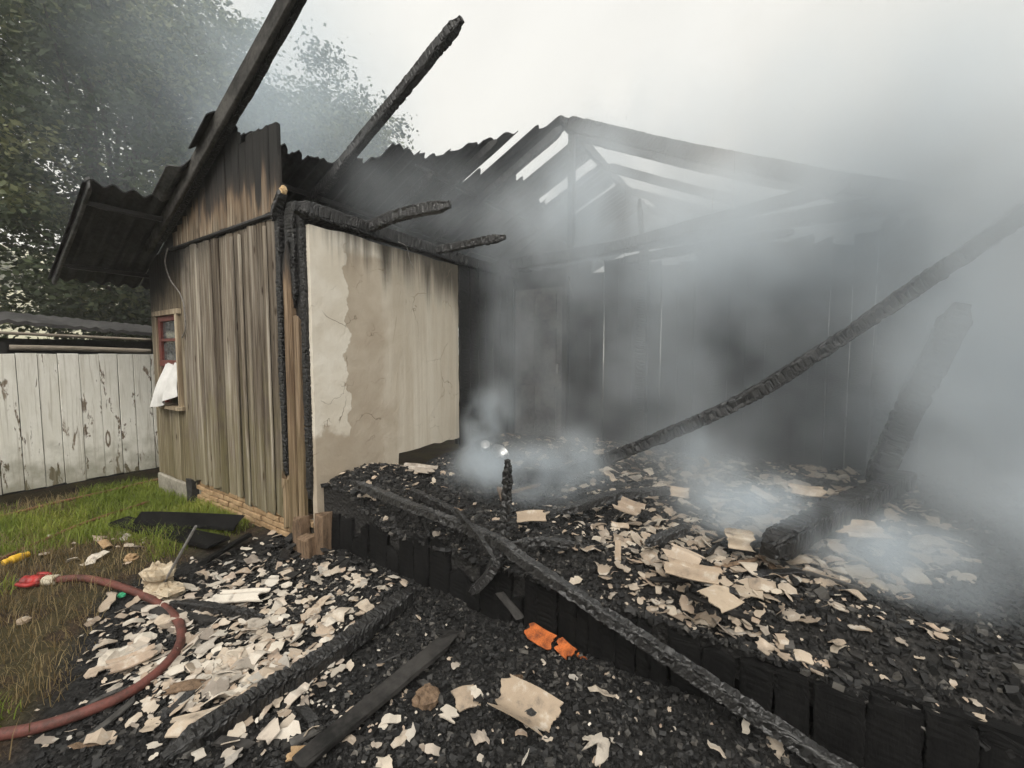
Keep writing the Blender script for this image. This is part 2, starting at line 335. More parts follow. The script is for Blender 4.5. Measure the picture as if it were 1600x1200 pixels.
def m_paintfence():
    k = NT('peeling_white_paint', .75, .25); r = k.rnd(); p = k.shift(k.pos, r, 5.); x, y, z = k.xyz()
    g = k.noise(k.scale(p, (26, 26, 1.1)), 1, 5, .6, 1.2); w = k.noise(k.scale(p, (9, 9, 2.4)), 1, 6, .72, .4)
    kn = k.vor(k.scale(p, (5.5, 5.5, 1.3)), 1); ring = k.math('SINE', k.math('MULTIPLY', k.math('ADD', kn, k.math('MULTIPLY', g, .12)), 52))
    wood = k.mix(k.ss(g, .35, .65), (.10, .07, .045), (.28, .225, .17)); paint = k.mix(k.ss(w, .3, .7), (.72, .70, .63), (.87, .855, .80))
    gone = k.math('MAXIMUM', k.ss(k.math('MULTIPLY_ADD', z, -.035, w), .545, .585), k.math('MULTIPLY', k.math('MULTIPLY', k.ss(kn, .34, .2), k.ss(ring, .45, .8)), k.ss(r, .72, .76)))
    c = k.mix(gone, paint, wood); c = k.mix(k.math('MULTIPLY', k.ss(k.math('MULTIPLY_ADD', k.noise(p, 6, 4), .8, k.math('MULTIPLY', z, -.75)), -.1, .42), .7), c, (.17, .16, .10))
    c = k.mix(k.math('MULTIPLY', k.ss(g, .52, .66), .4), c, (.33, .29, .23))
    k.col(c); k.bump(k.math('ADD', g, k.math('MULTIPLY', gone, -.7)), .5, .004); return k.m
FENCE = m_paintfence()
def m_ground():
    k = NT('ground', .95, .2); x, y, z = k.xyz(); n = k.noise(k.pos, 2.2, 6, .65); f = k.noise(k.pos, 38, 5, .65); v = k.vor(k.pos, 42)
    soil = k.mix(k.ss(f, .35, .7), (.022, .015, .010), (.075, .05, .03)); grass = k.mix(k.ss(n, .4, .62), (.04, .05, .014), (.06, .045, .022))
    soil = k.mix(k.ss(n, .42, .6), soil, grass)
    ash = k.mix(k.ss(f, .35, .75), (.008, .0078, .0075), (.035, .034, .033)); ash = k.mix(k.ss(k.noise(k.pos, 17, 5, .7), .62, .75), ash, (.16, .15, .135))
    xb = k.math('MULTIPLY_ADD', k.ss(y, -1.0, -1.85), 1.35, -.72)                     # edge of the burnt yard
    e = k.math('SUBTRACT', k.math('MULTIPLY_ADD', n, .7, x), xb); e = k.math('MULTIPLY', k.ss(e, .15, .5), k.ss(x, 14., 9.))
    far = k.ss(k.math('MULTIPLY', x, -1.), 40, 70)  # distant pasture, its colour paled to suggest haze
    c = k.mix(e, soil, ash); c = k.mix(far, c, (.33, .32, .21)); k.col(c)
    k.bump(k.math('ADD', f, k.math('MULTIPLY', v, .6)), .8, .02); return k.m
def m_field():
    k = NT('haze_paled_field', .95, .1); n = k.noise(k.pos, .03, 5); k.col(k.mix(n, (.36, .35, .23), (.46, .44, .31))); return k.m  # dry pasture colour, lightened and greyed to stand in for distance haze
def m_leaf(name, a, b, c2):
    k = NT(name, .6, .3); t = k.attr('tone'); k.col(k.ramp(t, (0., a), (.55, b), (1., c2)))
    k.b.inputs['Subsurface Weight'].default_value = 0
    tr = k.new('ShaderNodeBsdfTranslucent'); k.l.new(k.b.inputs['Base Color'].links[0].from_socket, tr.inputs['Color'])
    ms = k.new('ShaderNodeMixShader'); ms.inputs[0].default_value = .3; k.l.new(k.b.outputs[0], ms.inputs[1]); k.l.new(tr.outputs[0], ms.inputs[2])
    k.l.new(ms.outputs[0], k.n['Material Output'].inputs['Surface']); return k.m
LEAF = m_leaf('tree_leaves', (.03, .045, .024), (.085, .108, .05), (.22, .225, .10))
GRASSM = m_leaf('grass_blades', (.09, .14, .018), (.20, .25, .035), (.36, .35, .08))
DRYM = m_leaf('dry_grass_blades', (.10, .065, .03), (.22, .16, .075), (.38, .31, .16))

# ------------------------------------------------------------------ ground
def gh(x, y):
    x = np.asarray(x, float); y = np.asarray(y, float)
    h = .05 * (fbm(x * .9, y * .9, 3) - .47) + .022 * (fbm(x * 5, y * 5, 8) - .47) - .07 * sstep(-1.2, -3.2, x)
    h = h + .085 * sstep(.55, .0, np.abs(y + .05)) * sstep(-.1, .4, x) * (.3 + fbm(x * 2.3, y * 2.3, 5))
    return h
def ground():
    a = np.linspace(-1, 1, 301); s = np.sinh(a * 6.2) / math.sinh(6.2) * 700
    gx, gy = np.meshgrid(s + .8, s - .9, indexing='ij')
    z = gh(gx, gy); d = np.hypot(gx, gy); z = z - .4 * sstep(20, 60, d)
    V = np.stack([gx, gy, z], -1).reshape(-1, 3)
    o = obj('ground', V, gridfaces(301, 301, False)[:, ::1], m_ground(), None, True, False); tag(o, kind='structure')
    # rising pasture far to the left
    n = 60; u = np.linspace(-1, 1, n); X, Y = np.meshgrid(u * 160, u * 160, indexing='ij'); c = cw(-190, 150)
    z = 44 * np.exp(-((X / 95) ** 2 + (Y / 95) ** 2)) + 3 * fbm(X * .02, Y * .02, 2) - 4
    o = obj('hill', np.stack([X + c[0], Y + c[1], z], -1).reshape(-1, 3), gridfaces(n, n, False), m_field(), None, True, False); tag(o, kind='structure')
ground()

# ------------------------------------------------------------------ the burnt house
house = empty('burnt_house', (0, 0, 0), 'burnt wooden house with weathered plank gable, collapsed roof and charred open floor', 'house')
ZR, KR, X0 = 2.84, .463, -2.79
def rz(x): return ZR + KR * (np.asarray(x, float) - X0)      # underside line of the left roof slope
RIDGE = .8; ZRIDGE = float(rz(RIDGE))
SL = unit([1, 0, KR]); NRM = unit([-KR, 0, 1])

# front wall: a thin stud frame carries every board
mb = MB()
for z in (.22, 1.0, 2.2, 2.72): mb.add(*box((-1.75, .035, z), (3.2, .05, .08)))
for x in (-3.3, -2.42, -1.4, -.5): mb.add(*box((x, .09, 1.5), (.07, .06, 2.6)))
front = mb.build('front_wall', BROWNWOOD, house)
x = -3.36; i = 0
while x < -2.36:                                             # narrow boards round the window
    w = .072 + .01 * random.random()
    for (z0, z1) in ([(.16, 2.80)] if not (-3.2 < x + w / 2 < -2.5) else [(.16, 1.03), (2.09, 2.80)]):
        V, Fc = plank((x, 0, z0), (0, 0, 1), (1, 0, 0), (0, -1, 0), z1 - z0, w - .004, .016 + random.random() * .004, 100 + i, .015, .0, .004, .0015); obj('board', V, Fc, BOARD_NARROW, front); i += 1
    x += w
x = -2.36; i = 0
while x < -.52:                                              # wide boards, lapped unevenly
    w = .125 + .035 * random.random(); w = min(w, -.46 - x)
    if w < .04: break
    z0 = .235 + random.uniform(-.02, .02) - .04 * (x + 2.36)
    V, Fc = plank((x, .002, z0), (0, 0, 1), (1, 0, 0), (0, -1, 0), 2.765 - z0, w - random.uniform(.008, .02), .022 + random.random() * .032, 200 + i, .04, .02, .008, .004, 4); obj('board', V, Fc, BOARD, front)
    if random.random() < .45 and x < -.7:                            # narrow cover strip over the joint
        V, Fc = plank((x + w - .022, -.035, z0 + .02), (0, 0, 1), (1, 0, 0), (0, -1, 0), 2.7 - z0, .034, .016, 260 + i, .05, .02, .005, .003, 4); obj('cover_strip', V, Fc, BOARD, front)
    x += w; i += 1
# gable boards above the seam
V, Fc = plank((-2.6, -.03, 2.775), (1, 0, 0), (0, 0, 1), (0, -1, 0), 2.2, .03, .025, 5, .02, .03); obj('seam_rail', V, Fc, CHAR, front)
x = -2.55; i = 0
while x < -.36:
    w = .125 + .03 * random.random(); z1 = float(rz(x + w * .5)) - .02
    top = z1 - 2.80 if x < -1.05 else min(z1 - 2.80, 3.62 - 2.80 + random.uniform(-.1, .05))
    V, Fc = plank((x, .0, 2.805), (0, 0, 1), (1, 0, 0), (0, -1, 0), max(.05, top), w - .008, .026 + random.random() * .012, 300 + i, .015, .05 if x > -1.05 else .01, .007, .003, 4)
    obj('gable_board', V, Fc, BOARD_CHAR, front); x += w; i += 1
# charred corner: deep black post, half-burnt brown plank, outer charred edge
for xs, wd, z0, z1, sd, yy in ((-.36, .07, .60, 2.80, 2, -.03), (-.05, .07, .44, 2.74, 3, -.01)):
    V, Fc = charbeam([(xs, yy, z0), (xs + .01, yy - .01, (z0 + z1) / 2), (xs, yy, z1)], wd, .06, sd, .007, .010, 28, .03, .035, power=.35); obj('charred_stud', V, Fc, CHAR, house)
V, Fc = plank((-.47, .005, .58), (0, 0, 1), (1, 0, 0), (0, -1, 0), 2.2, .45, .022, 77, .2, .06, .006, .004, 8); obj('charred_backing_board', V, Fc, CHAR, house)
V, Fc = charbeam([(-.2, -.02, 2.0), (-.2, -.02, 2.45), (-.21, -.02, 2.84)], .13, .06, 6, .007, .010, 28, .03, .035, power=.35); obj('charred_stud', V, Fc, CHAR, house)
SCORCH = m_boards('boards_scorched_brown', (.8, .68, .58), 2.3, .2)
for xs, wd, z0, z1, th in ((-.285, .105, .10, 2.55, .05), (-.17, .07, .1, 2.0, .04), (-.40, .10, .12, .66, .05)):
    V, Fc = plank((xs, -.02, z0), (0, 0, 1), (1, 0, 0), (0, -1, 0), z1 - z0, wd, th, int(-xs * 1000), .05, .25, .01, .006, 6); obj('half_burnt_board', V, Fc, SCORCH, house)
V, Fc = charbeam([(-.40, -.05, 2.72), (-.33, -.06, 2.82), (-.25, -.05, 2.93)], .075, .05, 33, .008); st = obj('broken_stud_end', V, Fc, CHARASH, house)
V, Fc = charbeam([(-.255, -.06, 2.91), (-.235, -.055, 2.965)], .06, .045, 34, .006, .01); obj('split_wood', V, Fc, PALEWOOD, st)
# base: brick courses, concrete block, stumps
fb = MB().add(*box((-1.2, .06, .06), (2.2, .09, .34))).build('foundation', CONCRETE, house)
for c in range(6):
    x = -2.28 + (c % 2) * .11
    while x < -.2:
        w = .21 + random.uniform(-.01, .015)
        V, Fc = plank((x, .02, -.09 + c * .056), (1, 0, 0), (0, 0, 1), (0, -1, 0), w - .01, .047, .035 + random.uniform(0, .014), int(x * 999) + c, .008, .008, .007, .002, 1); obj('brick', V, Fc, BRICK, fb); x += w
V, Fc = plank((-3.36, .03, -.2), (1, 0, 0), (0, 0, 1), (0, -1, 0), .98, .36, .06, 3, 0, .02, .015, .006, 6); obj('concrete_base', V, Fc, CONCRETE, house)
V, Fc = plank((-2.40, .02, -.1), (0, 0, 1), (1, 0, 0), (0, -1, 0), .36, .1, .1, 4, 0, .04, .02, .008, 4); obj('stone_pier', V, Fc, SOOTBOARD, house)
for xs, wd, hh, yy, sd in ((-.17, .11, .33, -.03, 1), (-.03, .15, .22, -.08, 2), (.1, .1, .40, .0, 3)):
    V, Fc = plank((xs, yy, -.02), (0, 0, 1), (1, 0, 0), (0, -1, 0), hh, wd, .09, sd, 0, .05, .015, .006, 3); obj('support_stump', V, Fc, BROWNWOOD, house)

# window in the narrow boards
WX0, WX1, WZ0, WZ1 = -3.17, -2.50, 1.04, 2.08
win = MB().add(*box(((WX0 + WX1) / 2, -.03, WZ1 + .03), (.74, .05, .055))).build('window', m_boards('window_casing', (1.15, 1.1, 1.0), None, .1), house)
CAS = win.data.materials[0]
for nm, c, s in (('casing', (WX1 - .02, -.03, (WZ0 + WZ1) / 2), (.045, .05, WZ1 - WZ0)), ('casing', (WX0 + .02, -.02, (WZ0 + WZ1) / 2), (.04, .04, WZ1 - WZ0)), ('sill', ((WX0 + WX1) / 2, -.045, WZ0 - .02), (.74, .08, .04))):
    MB().add(*box(c, s)).build(nm, CAS, win)
fr = MB()
zb = 1.50
for c, s in (((WX0 + .075, .0, (zb + WZ1) / 2), (.07, .045, WZ1 - zb)), ((WX1 - .075, .0, (zb + WZ1) / 2), (.06, .045, WZ1 - zb)), ((-2.835, .0, WZ1 - .03), (.6, .044, .06)), ((-2.835, .0, zb + .03), (.6, .047, .07)), ((-2.835, .0, 1.80), (.6, .04, .03)), ((WX0 + .06, .02, 1.28), (.05, .04, .45))): fr.add(*box(c, s))
fr.build('sash', REDPAINT, win)
for z0, z1 in ((1.815, 2.02), (1.56, 1.785)): MB().add(*box((-2.83, .006, (z0 + z1) / 2), (.47, .006, z1 - z0))).build('pane', GLASS, win)
# dark rear of the room behind the window: far side wall boards
sw = MB()
for k in range(26):
    y0 = .12 + k * .115
    V, Fc = plank((-3.36, y0, .2), (0, 0, 1), (0, 1, 0), (-1, 0, 0), 2.55, .108, .02, 700 + k, .02, .03); sw.add(V, Fc)
sw.build('side_wall', BOARD_NARROW, house)

# plaster partition
def plaster_wall():
    n, m = 44, 50; ys = np.linspace(-.015, 1.76, n); V = []; 
    for side in (0, 1):
        for i, y in enumerate(ys):
            zb = .2 if y < .83 else .655 + .02 * vnoise(y * 9, 0., 3); zt = 2.645 - .02 * vnoise(y * 7, 1., 2)
            for z in np.linspace(zb, zt, m):
                b = .007 * (fbm(y * 3, z * 3, 4) - .5)
                e = .014 * (vnoise(z * 14, 2., 7) - .5) if i == n - 1 else 0
                V.append((.03 + b if side == 0 else -.03, y + e, z))
    V = np.array(V); A = gridfaces(n, m, False); Fc = [tuple(f) for f in A] + [tuple(f[::-1] + n * m) for f in A]
    N = n * m
    for j in range(m - 1):
        Fc.append((j, j + 1, N + j + 1, N + j)); q = (n - 1) * m + j; Fc.append((q + 1, q, N + q, N + q + 1))
    for i in range(n - 1):
        a = i * m; b = a + m; Fc.append((b, a, N + a, N + b)); a += m - 1; b += m - 1; Fc.append((a, b, N + b, N + a))
    obj('plaster_wall', V, [tuple(int(i) for i in f) for f in Fc], PLASTER, house, False)
plaster_wall()
def beam(name, pts, w, h, seed, mat=CHAR, parent=house, **k):
    V, Fc = charbeam(pts, w, h, seed, **k); return obj(name, V, Fc, mat, parent)
beam('wall_plate', [(.0, -.12, 2.745), (.01, .8, 2.735), (.0, 1.9, 2.715), (0, 3.1, 2.73)], .11, .13, 40)
beam('wall_plate', [(-3.4, .06, 2.79), (-2, .07, 2.79), (-.35, .06, 2.79)], .08, .08, 41)
# charred boards beyond the plaster, light slits between them
pb = MB().add(*box((-.03, 2.4, 2.2), (.04, 1.25, .07))).build('charred_partition', CHAR, house)
MB().add(*box((-.03, 2.4, .62), (.04, 1.25, .07))).build('rail', CHAR, pb)
y = 1.80; i = 0
for w, g in ((.19, .004), (.16, .018), (.13, .006), (.15, .016), (.14, .02), (.15, .004), (.14, .005), (.15, .004)):
    if y + w > 3.06: break
    V, Fc = charbeam([(.0, y + w / 2, .44), (.005, y + w / 2, 1.6), (0, y + w / 2, 2.7)], w, .035, 50 + i, .008, .016, 26, .03, .05, up=(1, 0, 0), end=(0, 0), thin=.05); obj('board', V, Fc, CHAR, pb)
    y += w + g; i += 1
# back wall of the burnt room, with a door leaf, and its plate
bw = MB().add(*box((2.6, 3.06, 2.3), (5.4, .05, .08))).add(*box((2.6, 3.06, 1.0), (5.4, .05, .08))).build('back_wall', CHAR, house)
x = -.08; i = 0
while x < 5.2:
    w = .155 + .03 * random.random(); r_ = random.random()
    ztop = 2.8 if r_ < .85 else random.uniform(2.6, 2.75)
    V, Fc = plank((x, 3.03, .42), (0, 0, 1), (1, 0, 0), (0, -1, 0), ztop - .42, w + (.012 if r_ < .84 else -.005), .022 + .004 * (i % 2) + .002 * r_, 800 + i, .02, .1, .008, .008, 4); obj('board', V, Fc, CHAR, bw); x += w; i += 1
dr = MB().add(*box((.40, 2.975, 1.48), (.72, .035, 2.05))).build('door', m_simple('soot_grey_door', (.05, .05, .05), (.16, .155, .15), 4, .8), house)
for zc, hh in ((.9, .62), (1.7, .55), (2.25, .32)):
    for xc in (.24, .56): MB().add(*box((xc, 2.954, zc), (.22, .014, hh))).build('panel', dr.data.materials[0], dr)
MB().add(*box((.70, 2.945, 1.45), (.03, .05, .12))).build('handle', METAL, dr)
for xs in (-.0, .80): MB().add(*box((xs, 2.97, 1.52), (.07, .08, 2.2))).build('door_post', CHAR, house)
beam('wall_plate', [(-.1, 3.0, 2.87), (1.6, 2.98, 2.90), (3.2, 3.0, 2.93), (5.2, 3.0, 2.93)], .12, .15, 42)
beam('tie_beam', [(1.35, 2.86, 2.86), (2.4, 2.84, 2.98), (3.6, 2.85, 3.12)], .1, .12, 43)
beam('tie_beam', [(1.5, 2.93, 2.72), (3.2, 2.92, 2.79)], .09, .09, 48)
beam('post', [(1.80, 2.92, .40), (1.79, 2.9, 1.6), (1.80, 2.92, 2.85)], .13, .12, 44, cl=.03)
beam('post', [(3.9, 2.92, .40), (3.9, 2.92, 2.85)], .13, .12, 45)
beam('ceiling_joist', [(-.02, .54, 2.74), (.45, .58, 2.80), (.92, .62, 2.80)], .07, .10, 46, CHARASH)
beam('ceiling_joist', [(.0, 1.38, 2.72), (.5, 1.43, 2.74), (.88, 1.46, 2.75)], .065, .08, 47, CHARASH)

# ---- roof: rafters and corrugated sheets
V, Fc = plank(np.array([-2.86, -.13, float(rz(-2.86)) - .05]), SL, NRM, (0, -1, 0), 4.05, .165, .035, 9, .02, .08, .008, .006, 10); obj('barge_board', V, Fc, GREYBARGE, house)
def raf(y, x0, x1, w=.07, h=.12, sd=0, off=-.02, mat=CHAR, **k):
    return beam('rafter', [(x0, y, float(rz(x0)) + off), ((x0 + x1) / 2, y + .01, float(rz((x0 + x1) / 2)) + off - .01), (x1, y, float(rz(x1)) + off)], w, h, sd, mat, **k)
raf(-.095, -2.75, .74, .055, .14, 60, .035, depth=.005)
raf(.975, -2.9, .76, .085, .115, 61, .0, depth=.009)
for i, (y, x1) in enumerate(((1.95, -.5), (2.35, .16), (2.9, .78), (3.7, .78), (4.72, .78), (6.2, .78), (7.2, .78))): raf(y, -3.5, x1, .07, .11, 62 + i, -.0 if i == 1 else -.06)
V, Fc = plank(np.array([-3.72, -.74, float(rz(-3.72)) - .0]), SL, NRM, (0, -1, 0), 1.72, .13, .03, 19, .02, .05, .008, .006, 5); obj('barge_board', V, Fc, SHEETGREY, house)
for xx in (-3.4, -2.4, -1.5, -.6): beam('purlin', [(xx, -.75 if xx < -2 else (.05 if xx < -1 else 1.75), float(rz(xx)) + .03), (xx, 8.1, float(rz(xx)) + .03)], .05, .05, 75 + int(xx * 10) % 7, depth=.005, step=.05, nper=14)
beam('ridge_beam', [(RIDGE, 2.8, ZRIDGE - .02), (RIDGE, 5.5, ZRIDGE - .05), (RIDGE, 8.2, ZRIDGE - .02)], .07, .14, 81, step=.025)
def rrz(x): return ZRIDGE - KR * (np.asarray(x, float) - RIDGE)
def rraf(y, x1, w, h, sd, sag=.04):
    xs = np.linspace(RIDGE - .03, x1, 4); beam('rafter', [(x, y, float(rrz(x)) - sag * math.sin((x - RIDGE) / (x1 - RIDGE) * math.pi)) for x in xs], w, h, sd)
rraf(2.95, 4.9, .08, .17, 82, .06); rraf(3.35, 4.9, .07, .12, 83); rraf(4.4, 4.9, .07, .12, 84); rraf(5.5, 4.9, .07, .12, 85); rraf(6.6, 4.9, .07, .12, 86)
beam('king_post', [(RIDGE + .06, 2.98, 2.95), (RIDGE + .06, 2.98, ZRIDGE - .05)], .08, .08, 87)
beam('strut', [(1.75, 2.96, 2.95), (1.72, 2.96, 3.4)], .05, .05, 88)
PITCH = .146
def sheet(y0, y1, xlo, xhi, seed, mat=SHEET, parent=None, right=False, lift=.09, droop=0., thick=.011):
    """one corrugated roof sheet on the slope; xlo / xhi are its lower and burnt upper edge, functions of y"""
    n = max(8, int((y1 - y0) / .018)); m = 12; ys = np.linspace(y0, y1, n); V = []
    for sgn in (0, 1):
        for yy in ys:
            a, b = float(xlo(yy)), float(xhi(yy)); b = max(b, a + .02)
            for f in np.linspace(0, 1, m):
                x = a + (b - a) * f; wv = .023 * math.cos(2 * math.pi * yy / PITCH)
                base = float(rrz(x) if right else rz(x)) + lift + wv - thick * sgn + .02 * (vnoise(x * 2 + seed, yy * 2., seed) - .5) - droop * (yy - y0) / (y1 - y0)
                V.append((x, yy, base))
    N = n * m; A = gridfaces(n, m, False); Fc = [tuple(f[::-1]) for f in A] + [tuple(f + N) for f in A]
    for i in range(n - 1): a = i * m; Fc += [(a, a + m, N + a + m, N + a), (a + 2 * m - 1, a + m - 1, N + a + m - 1, N + a + 2 * m - 1)]
    for j in range(m - 1): q = (n - 1) * m + j; Fc += [(j + 1, j, N + j, N + j + 1), (q, q + 1, N + q + 1, N + q)]
    return obj('roof_sheet', np.array(V), [tuple(int(i) for i in f) for f in Fc], mat, parent, False)
ly = [-.9, .0, .5, 1.0, 1.26, 1.55, 1.85, 2.02, 2.18, 2.4, 2.8, 2.95, 9]; lx = [-2.2, -1.15, -1.13, -1.05, -.85, -.55, -.52, -.34, -.17, .1, .5, .74, .76]
def burnt(y, sd): return float(np.interp(y, ly, lx)) + .07 * (vnoise(y * 9, 0., sd) - .5) + .08 * (vnoise(y * 33, 1., sd) - .5)
slope = empty('roof_slope', (0, 0, 0), parent=house)
cols = [(-.80, -.02), (.0, .62), (.62, 1.36), (1.36, 2.05), (2.05, 2.62), (2.76, 3.14), (3.42, 4.1), (4.34, 5.02), (5.2, 5.9), (5.9, 6.6), (6.62, 7.4), (7.68, 8.3)]
for c, (a, b) in enumerate(cols):
    sheet(a, b, lambda y: -3.74 + .02 * vnoise(y * 30, 0., 3), lambda y: -2.2 + .0 * y, 900 + c, SHEET, slope)
    if a < -.1: continue
    if b < 1.4: sheet(a, b, lambda y: -2.32, lambda y: burnt(y, c), 930 + c, SHEET, slope, lift=.105)
    else:
        sheet(a, b, lambda y: -2.32, lambda y: -.55, 930 + c, SHEET, slope, lift=.105)
        sheet(a, b, lambda y: -.68 if y < 2 or y > 2.9 else -.68, lambda y: burnt(y, c), 960 + c, SHEET, slope, lift=.118)
for c, (a, b, p) in enumerate([(2.62, 2.76, -.36), (3.14, 3.42, -.13), (4.1, 4.34, -.2), (5.02, 5.2, -.12), (7.4, 7.68, .3)]):     # the torn strips, sky above them
    sheet(a, b, lambda y: -3.7, lambda y: p + .1 * (vnoise(y * 30, 0., c) - .5), 990 + c, SHEET, slope, lift=.10)
sheet(-.30, -.02, lambda y: -2.3, lambda y: -1.45 - 1.3 * (-.02 - y), 1000, SHEETGREY, slope, lift=.10, droop=0)
sheet(-.22, -.0, lambda y: -1.52, lambda y: -1.2 + .1 * vnoise(y * 20, 0., 3), 1001, SHEET, slope, lift=.13)
rs = empty('roof_slope', (0, 0, 0), parent=house)
for c, (a, b) in enumerate([(5.6, 6.4), (6.4, 7.2), (7.2, 8.0)]):
    sheet(a, b, lambda y: .9 + .1 * vnoise(y * 12, 0., c), lambda y: 2.9, 1010 + c, SHEET, rs, True); sheet(a, b, lambda y: 2.8, lambda y: 4.8, 1020 + c, SHEET, rs, True, lift=.10)

# ---- charred floor deck and its skirt of boards
def fh(x, y):
    x = np.asarray(x, float); y = np.asarray(y, float)
    h = .42 + .13 * fbm(x * 1.3, y * 1.3, 12) + .05 * (fbm(x * 6, y * 6, 14) - .4) + .022 * (fbm(x * 22, y * 22, 15) - .4)
    h = h + .10 * sstep(.9, .1, np.hypot((x - .3) / 1.1, (y - .5) / .7)) - .10 * sstep(.8, .2, np.hypot((x - 1.0) / .7, (y - .55) / .35)) + .07 * sstep(.6, 2.6, y)
    return h + .09 * sstep(.75, .15, x) * sstep(.9, .3, y) - .16 * sstep(.35, .8, x) * sstep(.30, .04, y + .10 * (fbm(x * 4, x * 0, 18) - .45))
def deck():
    nx, ny = 260, 160; X, Y = np.meshgrid(np.linspace(-.02, 5.6, nx), np.linspace(.045, 3.1, ny), indexing='ij')
    z = fh(X, Y); V = np.stack([X, Y, z], -1).reshape(-1, 3)
    V2 = V.copy(); V2[:, 2] = .2; N = nx * ny; A = gridfaces(nx, ny, False)
    Fc = [tuple(f) for f in A]
    for i in range(nx - 1): a = i * ny; Fc.append((a, a + ny, N + a + ny, N + a))
    obj('floor_debris', np.vstack([V, V2]), [tuple(int(k) for k in f) for f in Fc], m_rub, house, False)
k = NT('burnt_rubble', .8, .35); n = k.noise(k.pos, 7, 6, .7); f = k.noise(k.pos, 60, 4, .65); v = k.vor(k.pos, 38)
k.col(k.mix(k.math('MULTIPLY', k.ss(n, .52, .72), k.ss(f, .4, .65)), k.mix(f, (.008, .0078, .0075), (.036, .034, .032)), (.15, .142, .13))); k.bump(k.math('ADD', f, v), 1., .02); m_rub = k.m
deck()
sk = MB().add(*box((2.7, .09, .28), (5.2, .06, .14))).add(*box((2.7, .09, .05), (5.2, .06, .12))).add(*box((2.7, .09, .165), (5.2, .04, .1))).build('floor_skirt', SKIRTBLACK, house)
x = .16; i = 0
while x < 5.3:
    w = random.choice((.07, .10, .13, .16)) * random.uniform(.9, 1.1); zt = .43 - .10 * float(fbm(x * 1.7, 0., 77)) - (.13 if random.random() < .12 else 0)
    yy = .02 + random.uniform(-.008, .008)
    V, Fc = charbeam([(x + w / 2, yy, -.05), (x + w / 2 + random.gauss(0, .004), yy, zt / 2), (x + w / 2 + random.gauss(0, .006), yy + .01, zt + .02)], w - random.choice((-.004, .0, .004, .012)), .03, 1200 + i, .0045, .013, 26, .024, .03, thin=.05, end=(0, 0), power=.25)
    m_ = V[:, 2] > zt - .06; V[m_, 2] -= .09 * fbm(V[m_, 0] * 22, V[m_, 0] * 0, i) * (V[m_, 2] - zt + .06) / .06
    obj('board', V, Fc, SKIRTBLACK, sk); x += w; i += 1
# ------------------------------------------------------------------ fallen timbers lying about
def loose(name, pts, w, h, seed, label, mat=CHAR, cat='timber', group=None, **k):
    V, Fc = charbeam(pts, w, h, seed, **k); return tag(obj(name, V, Fc, mat), label, cat, group)
def G(x, y, z=.02): p = at(x, y, 2, z); return np.array([p[0], p[1], float(gh(p[0], p[1])) + z])
def FL(x, y, z=.55): return at(x, y, 2, z)
loose('charred_beam', [(.38, .05, .63), (1.75, -.05, .565), (2.1, -.1, .50), (3.42, -.14, .12), (3.75, -.15, .02)], .055, .06, 1, 'long charred beam slanting off the floor edge down to the ground', CHARASH, depth=.009, cl=.03)
loose('charred_stub', [(1.83, .02, .46), (1.845, .02, .72), (1.875, .0, 1.02)], .05, .05, 2, 'short upright charred stub standing at the floor edge', CHARASH, cl=.036, cq=.06, depth=.011, thin=.05)
loose('charred_stick', [FL(712, 795, .66), FL(745, 835, .6), FL(778, 885, .5)], .028, .03, 3, 'thin charred stick leaning across beside the upright stub', depth=.005)
loose('charred_stick', [(1.86, -.06, .5), (1.80, -.10, .36), (1.70, -.12, .25)], .06, .055, 4, 'knobbly charred branch hanging over the black skirt boards', CHARASH, depth=.009)
V, Fc = plank(at(775, 925, 1, -.2), at(815, 975, 1, -.28) - at(775, 925, 1, -.2), (1, .2, .3), (0, -1, .2), .2, .045, .02, 5, .01, .02); tag(obj('lath', V, Fc, SOOTBOARD), 'short flat grey lath propped under the charred branch', 'lath')
loose('charred_beam', [FL(640, 765, .60), FL(690, 790, .6), FL(735, 822, .56)], .05, .05, 6, 'short charred batten lying across the sunken floor near the plaster wall')
loose('charred_beam', [(1.62, 1.28, .60), (2.3, 1.42, .93), (3.05, 1.6, 1.38), (4.08, 1.87, 2.23), (4.45, 1.97, 2.56)], .085, .10, 7, 'long charred beam leaning from the floor up into the smoke', depth=.011, cl=.05, cq=.05)
loose('charred_beam', [(1.0, 1.0, .58), (1.35, 1.12, .60), (1.75, 1.28, .61)], .07, .07, 8, 'charred beam end resting at the foot of the leaning beam')
loose('charred_post', [(3.74, 2.0, .66), (3.93, 2.0, 1.3), (4.14, 2.0, 1.95)], .15, .12, 9, 'thick charred post leaning steeply in the smoke by a fallen log', depth=.011, cl=.06, cq=.055)
loose('charred_log', [(3.98, 2.2, .72), (3.55, 1.3, .70), (3.13, .40, .66)], .13, .13, 10, 'thick charred log lying on the floor below the leaning post', depth=.013, cl=.06, cq=.055)
loose('charred_beam', [FL(880, 800, .58), FL(960, 775, .6), FL(1060, 765, .6)], .07, .06, 11, 'charred beam half buried among the pale shards on the floor', CHARASH)
loose('charred_beam', [FL(800, 850, .52), FL(850, 845, .54), FL(898, 850, .55)], .045, .045, 12, 'ash-grey short batten lying behind the upright stub', CHARASH)
loose('charred_beam', [FL(1010, 850, .6), FL(1075, 825, .6)], .06, .05, 13, 'short burnt block among the big corrugated shards', CHARASH)
loose('charred_beam', [FL(1065, 770, .62), FL(1110, 795, .6)], .06, .05, 14, 'stubby burnt block behind the pale shard heap', CHAR)
loose('charred_log', [G(255, 1195), G(400, 1095, .05), G(520, 1020, .06), G(650, 940, .05)], .10, .09, 15, 'long charred log lying on the ground towards the floor edge', depth=.010, cl=.03)
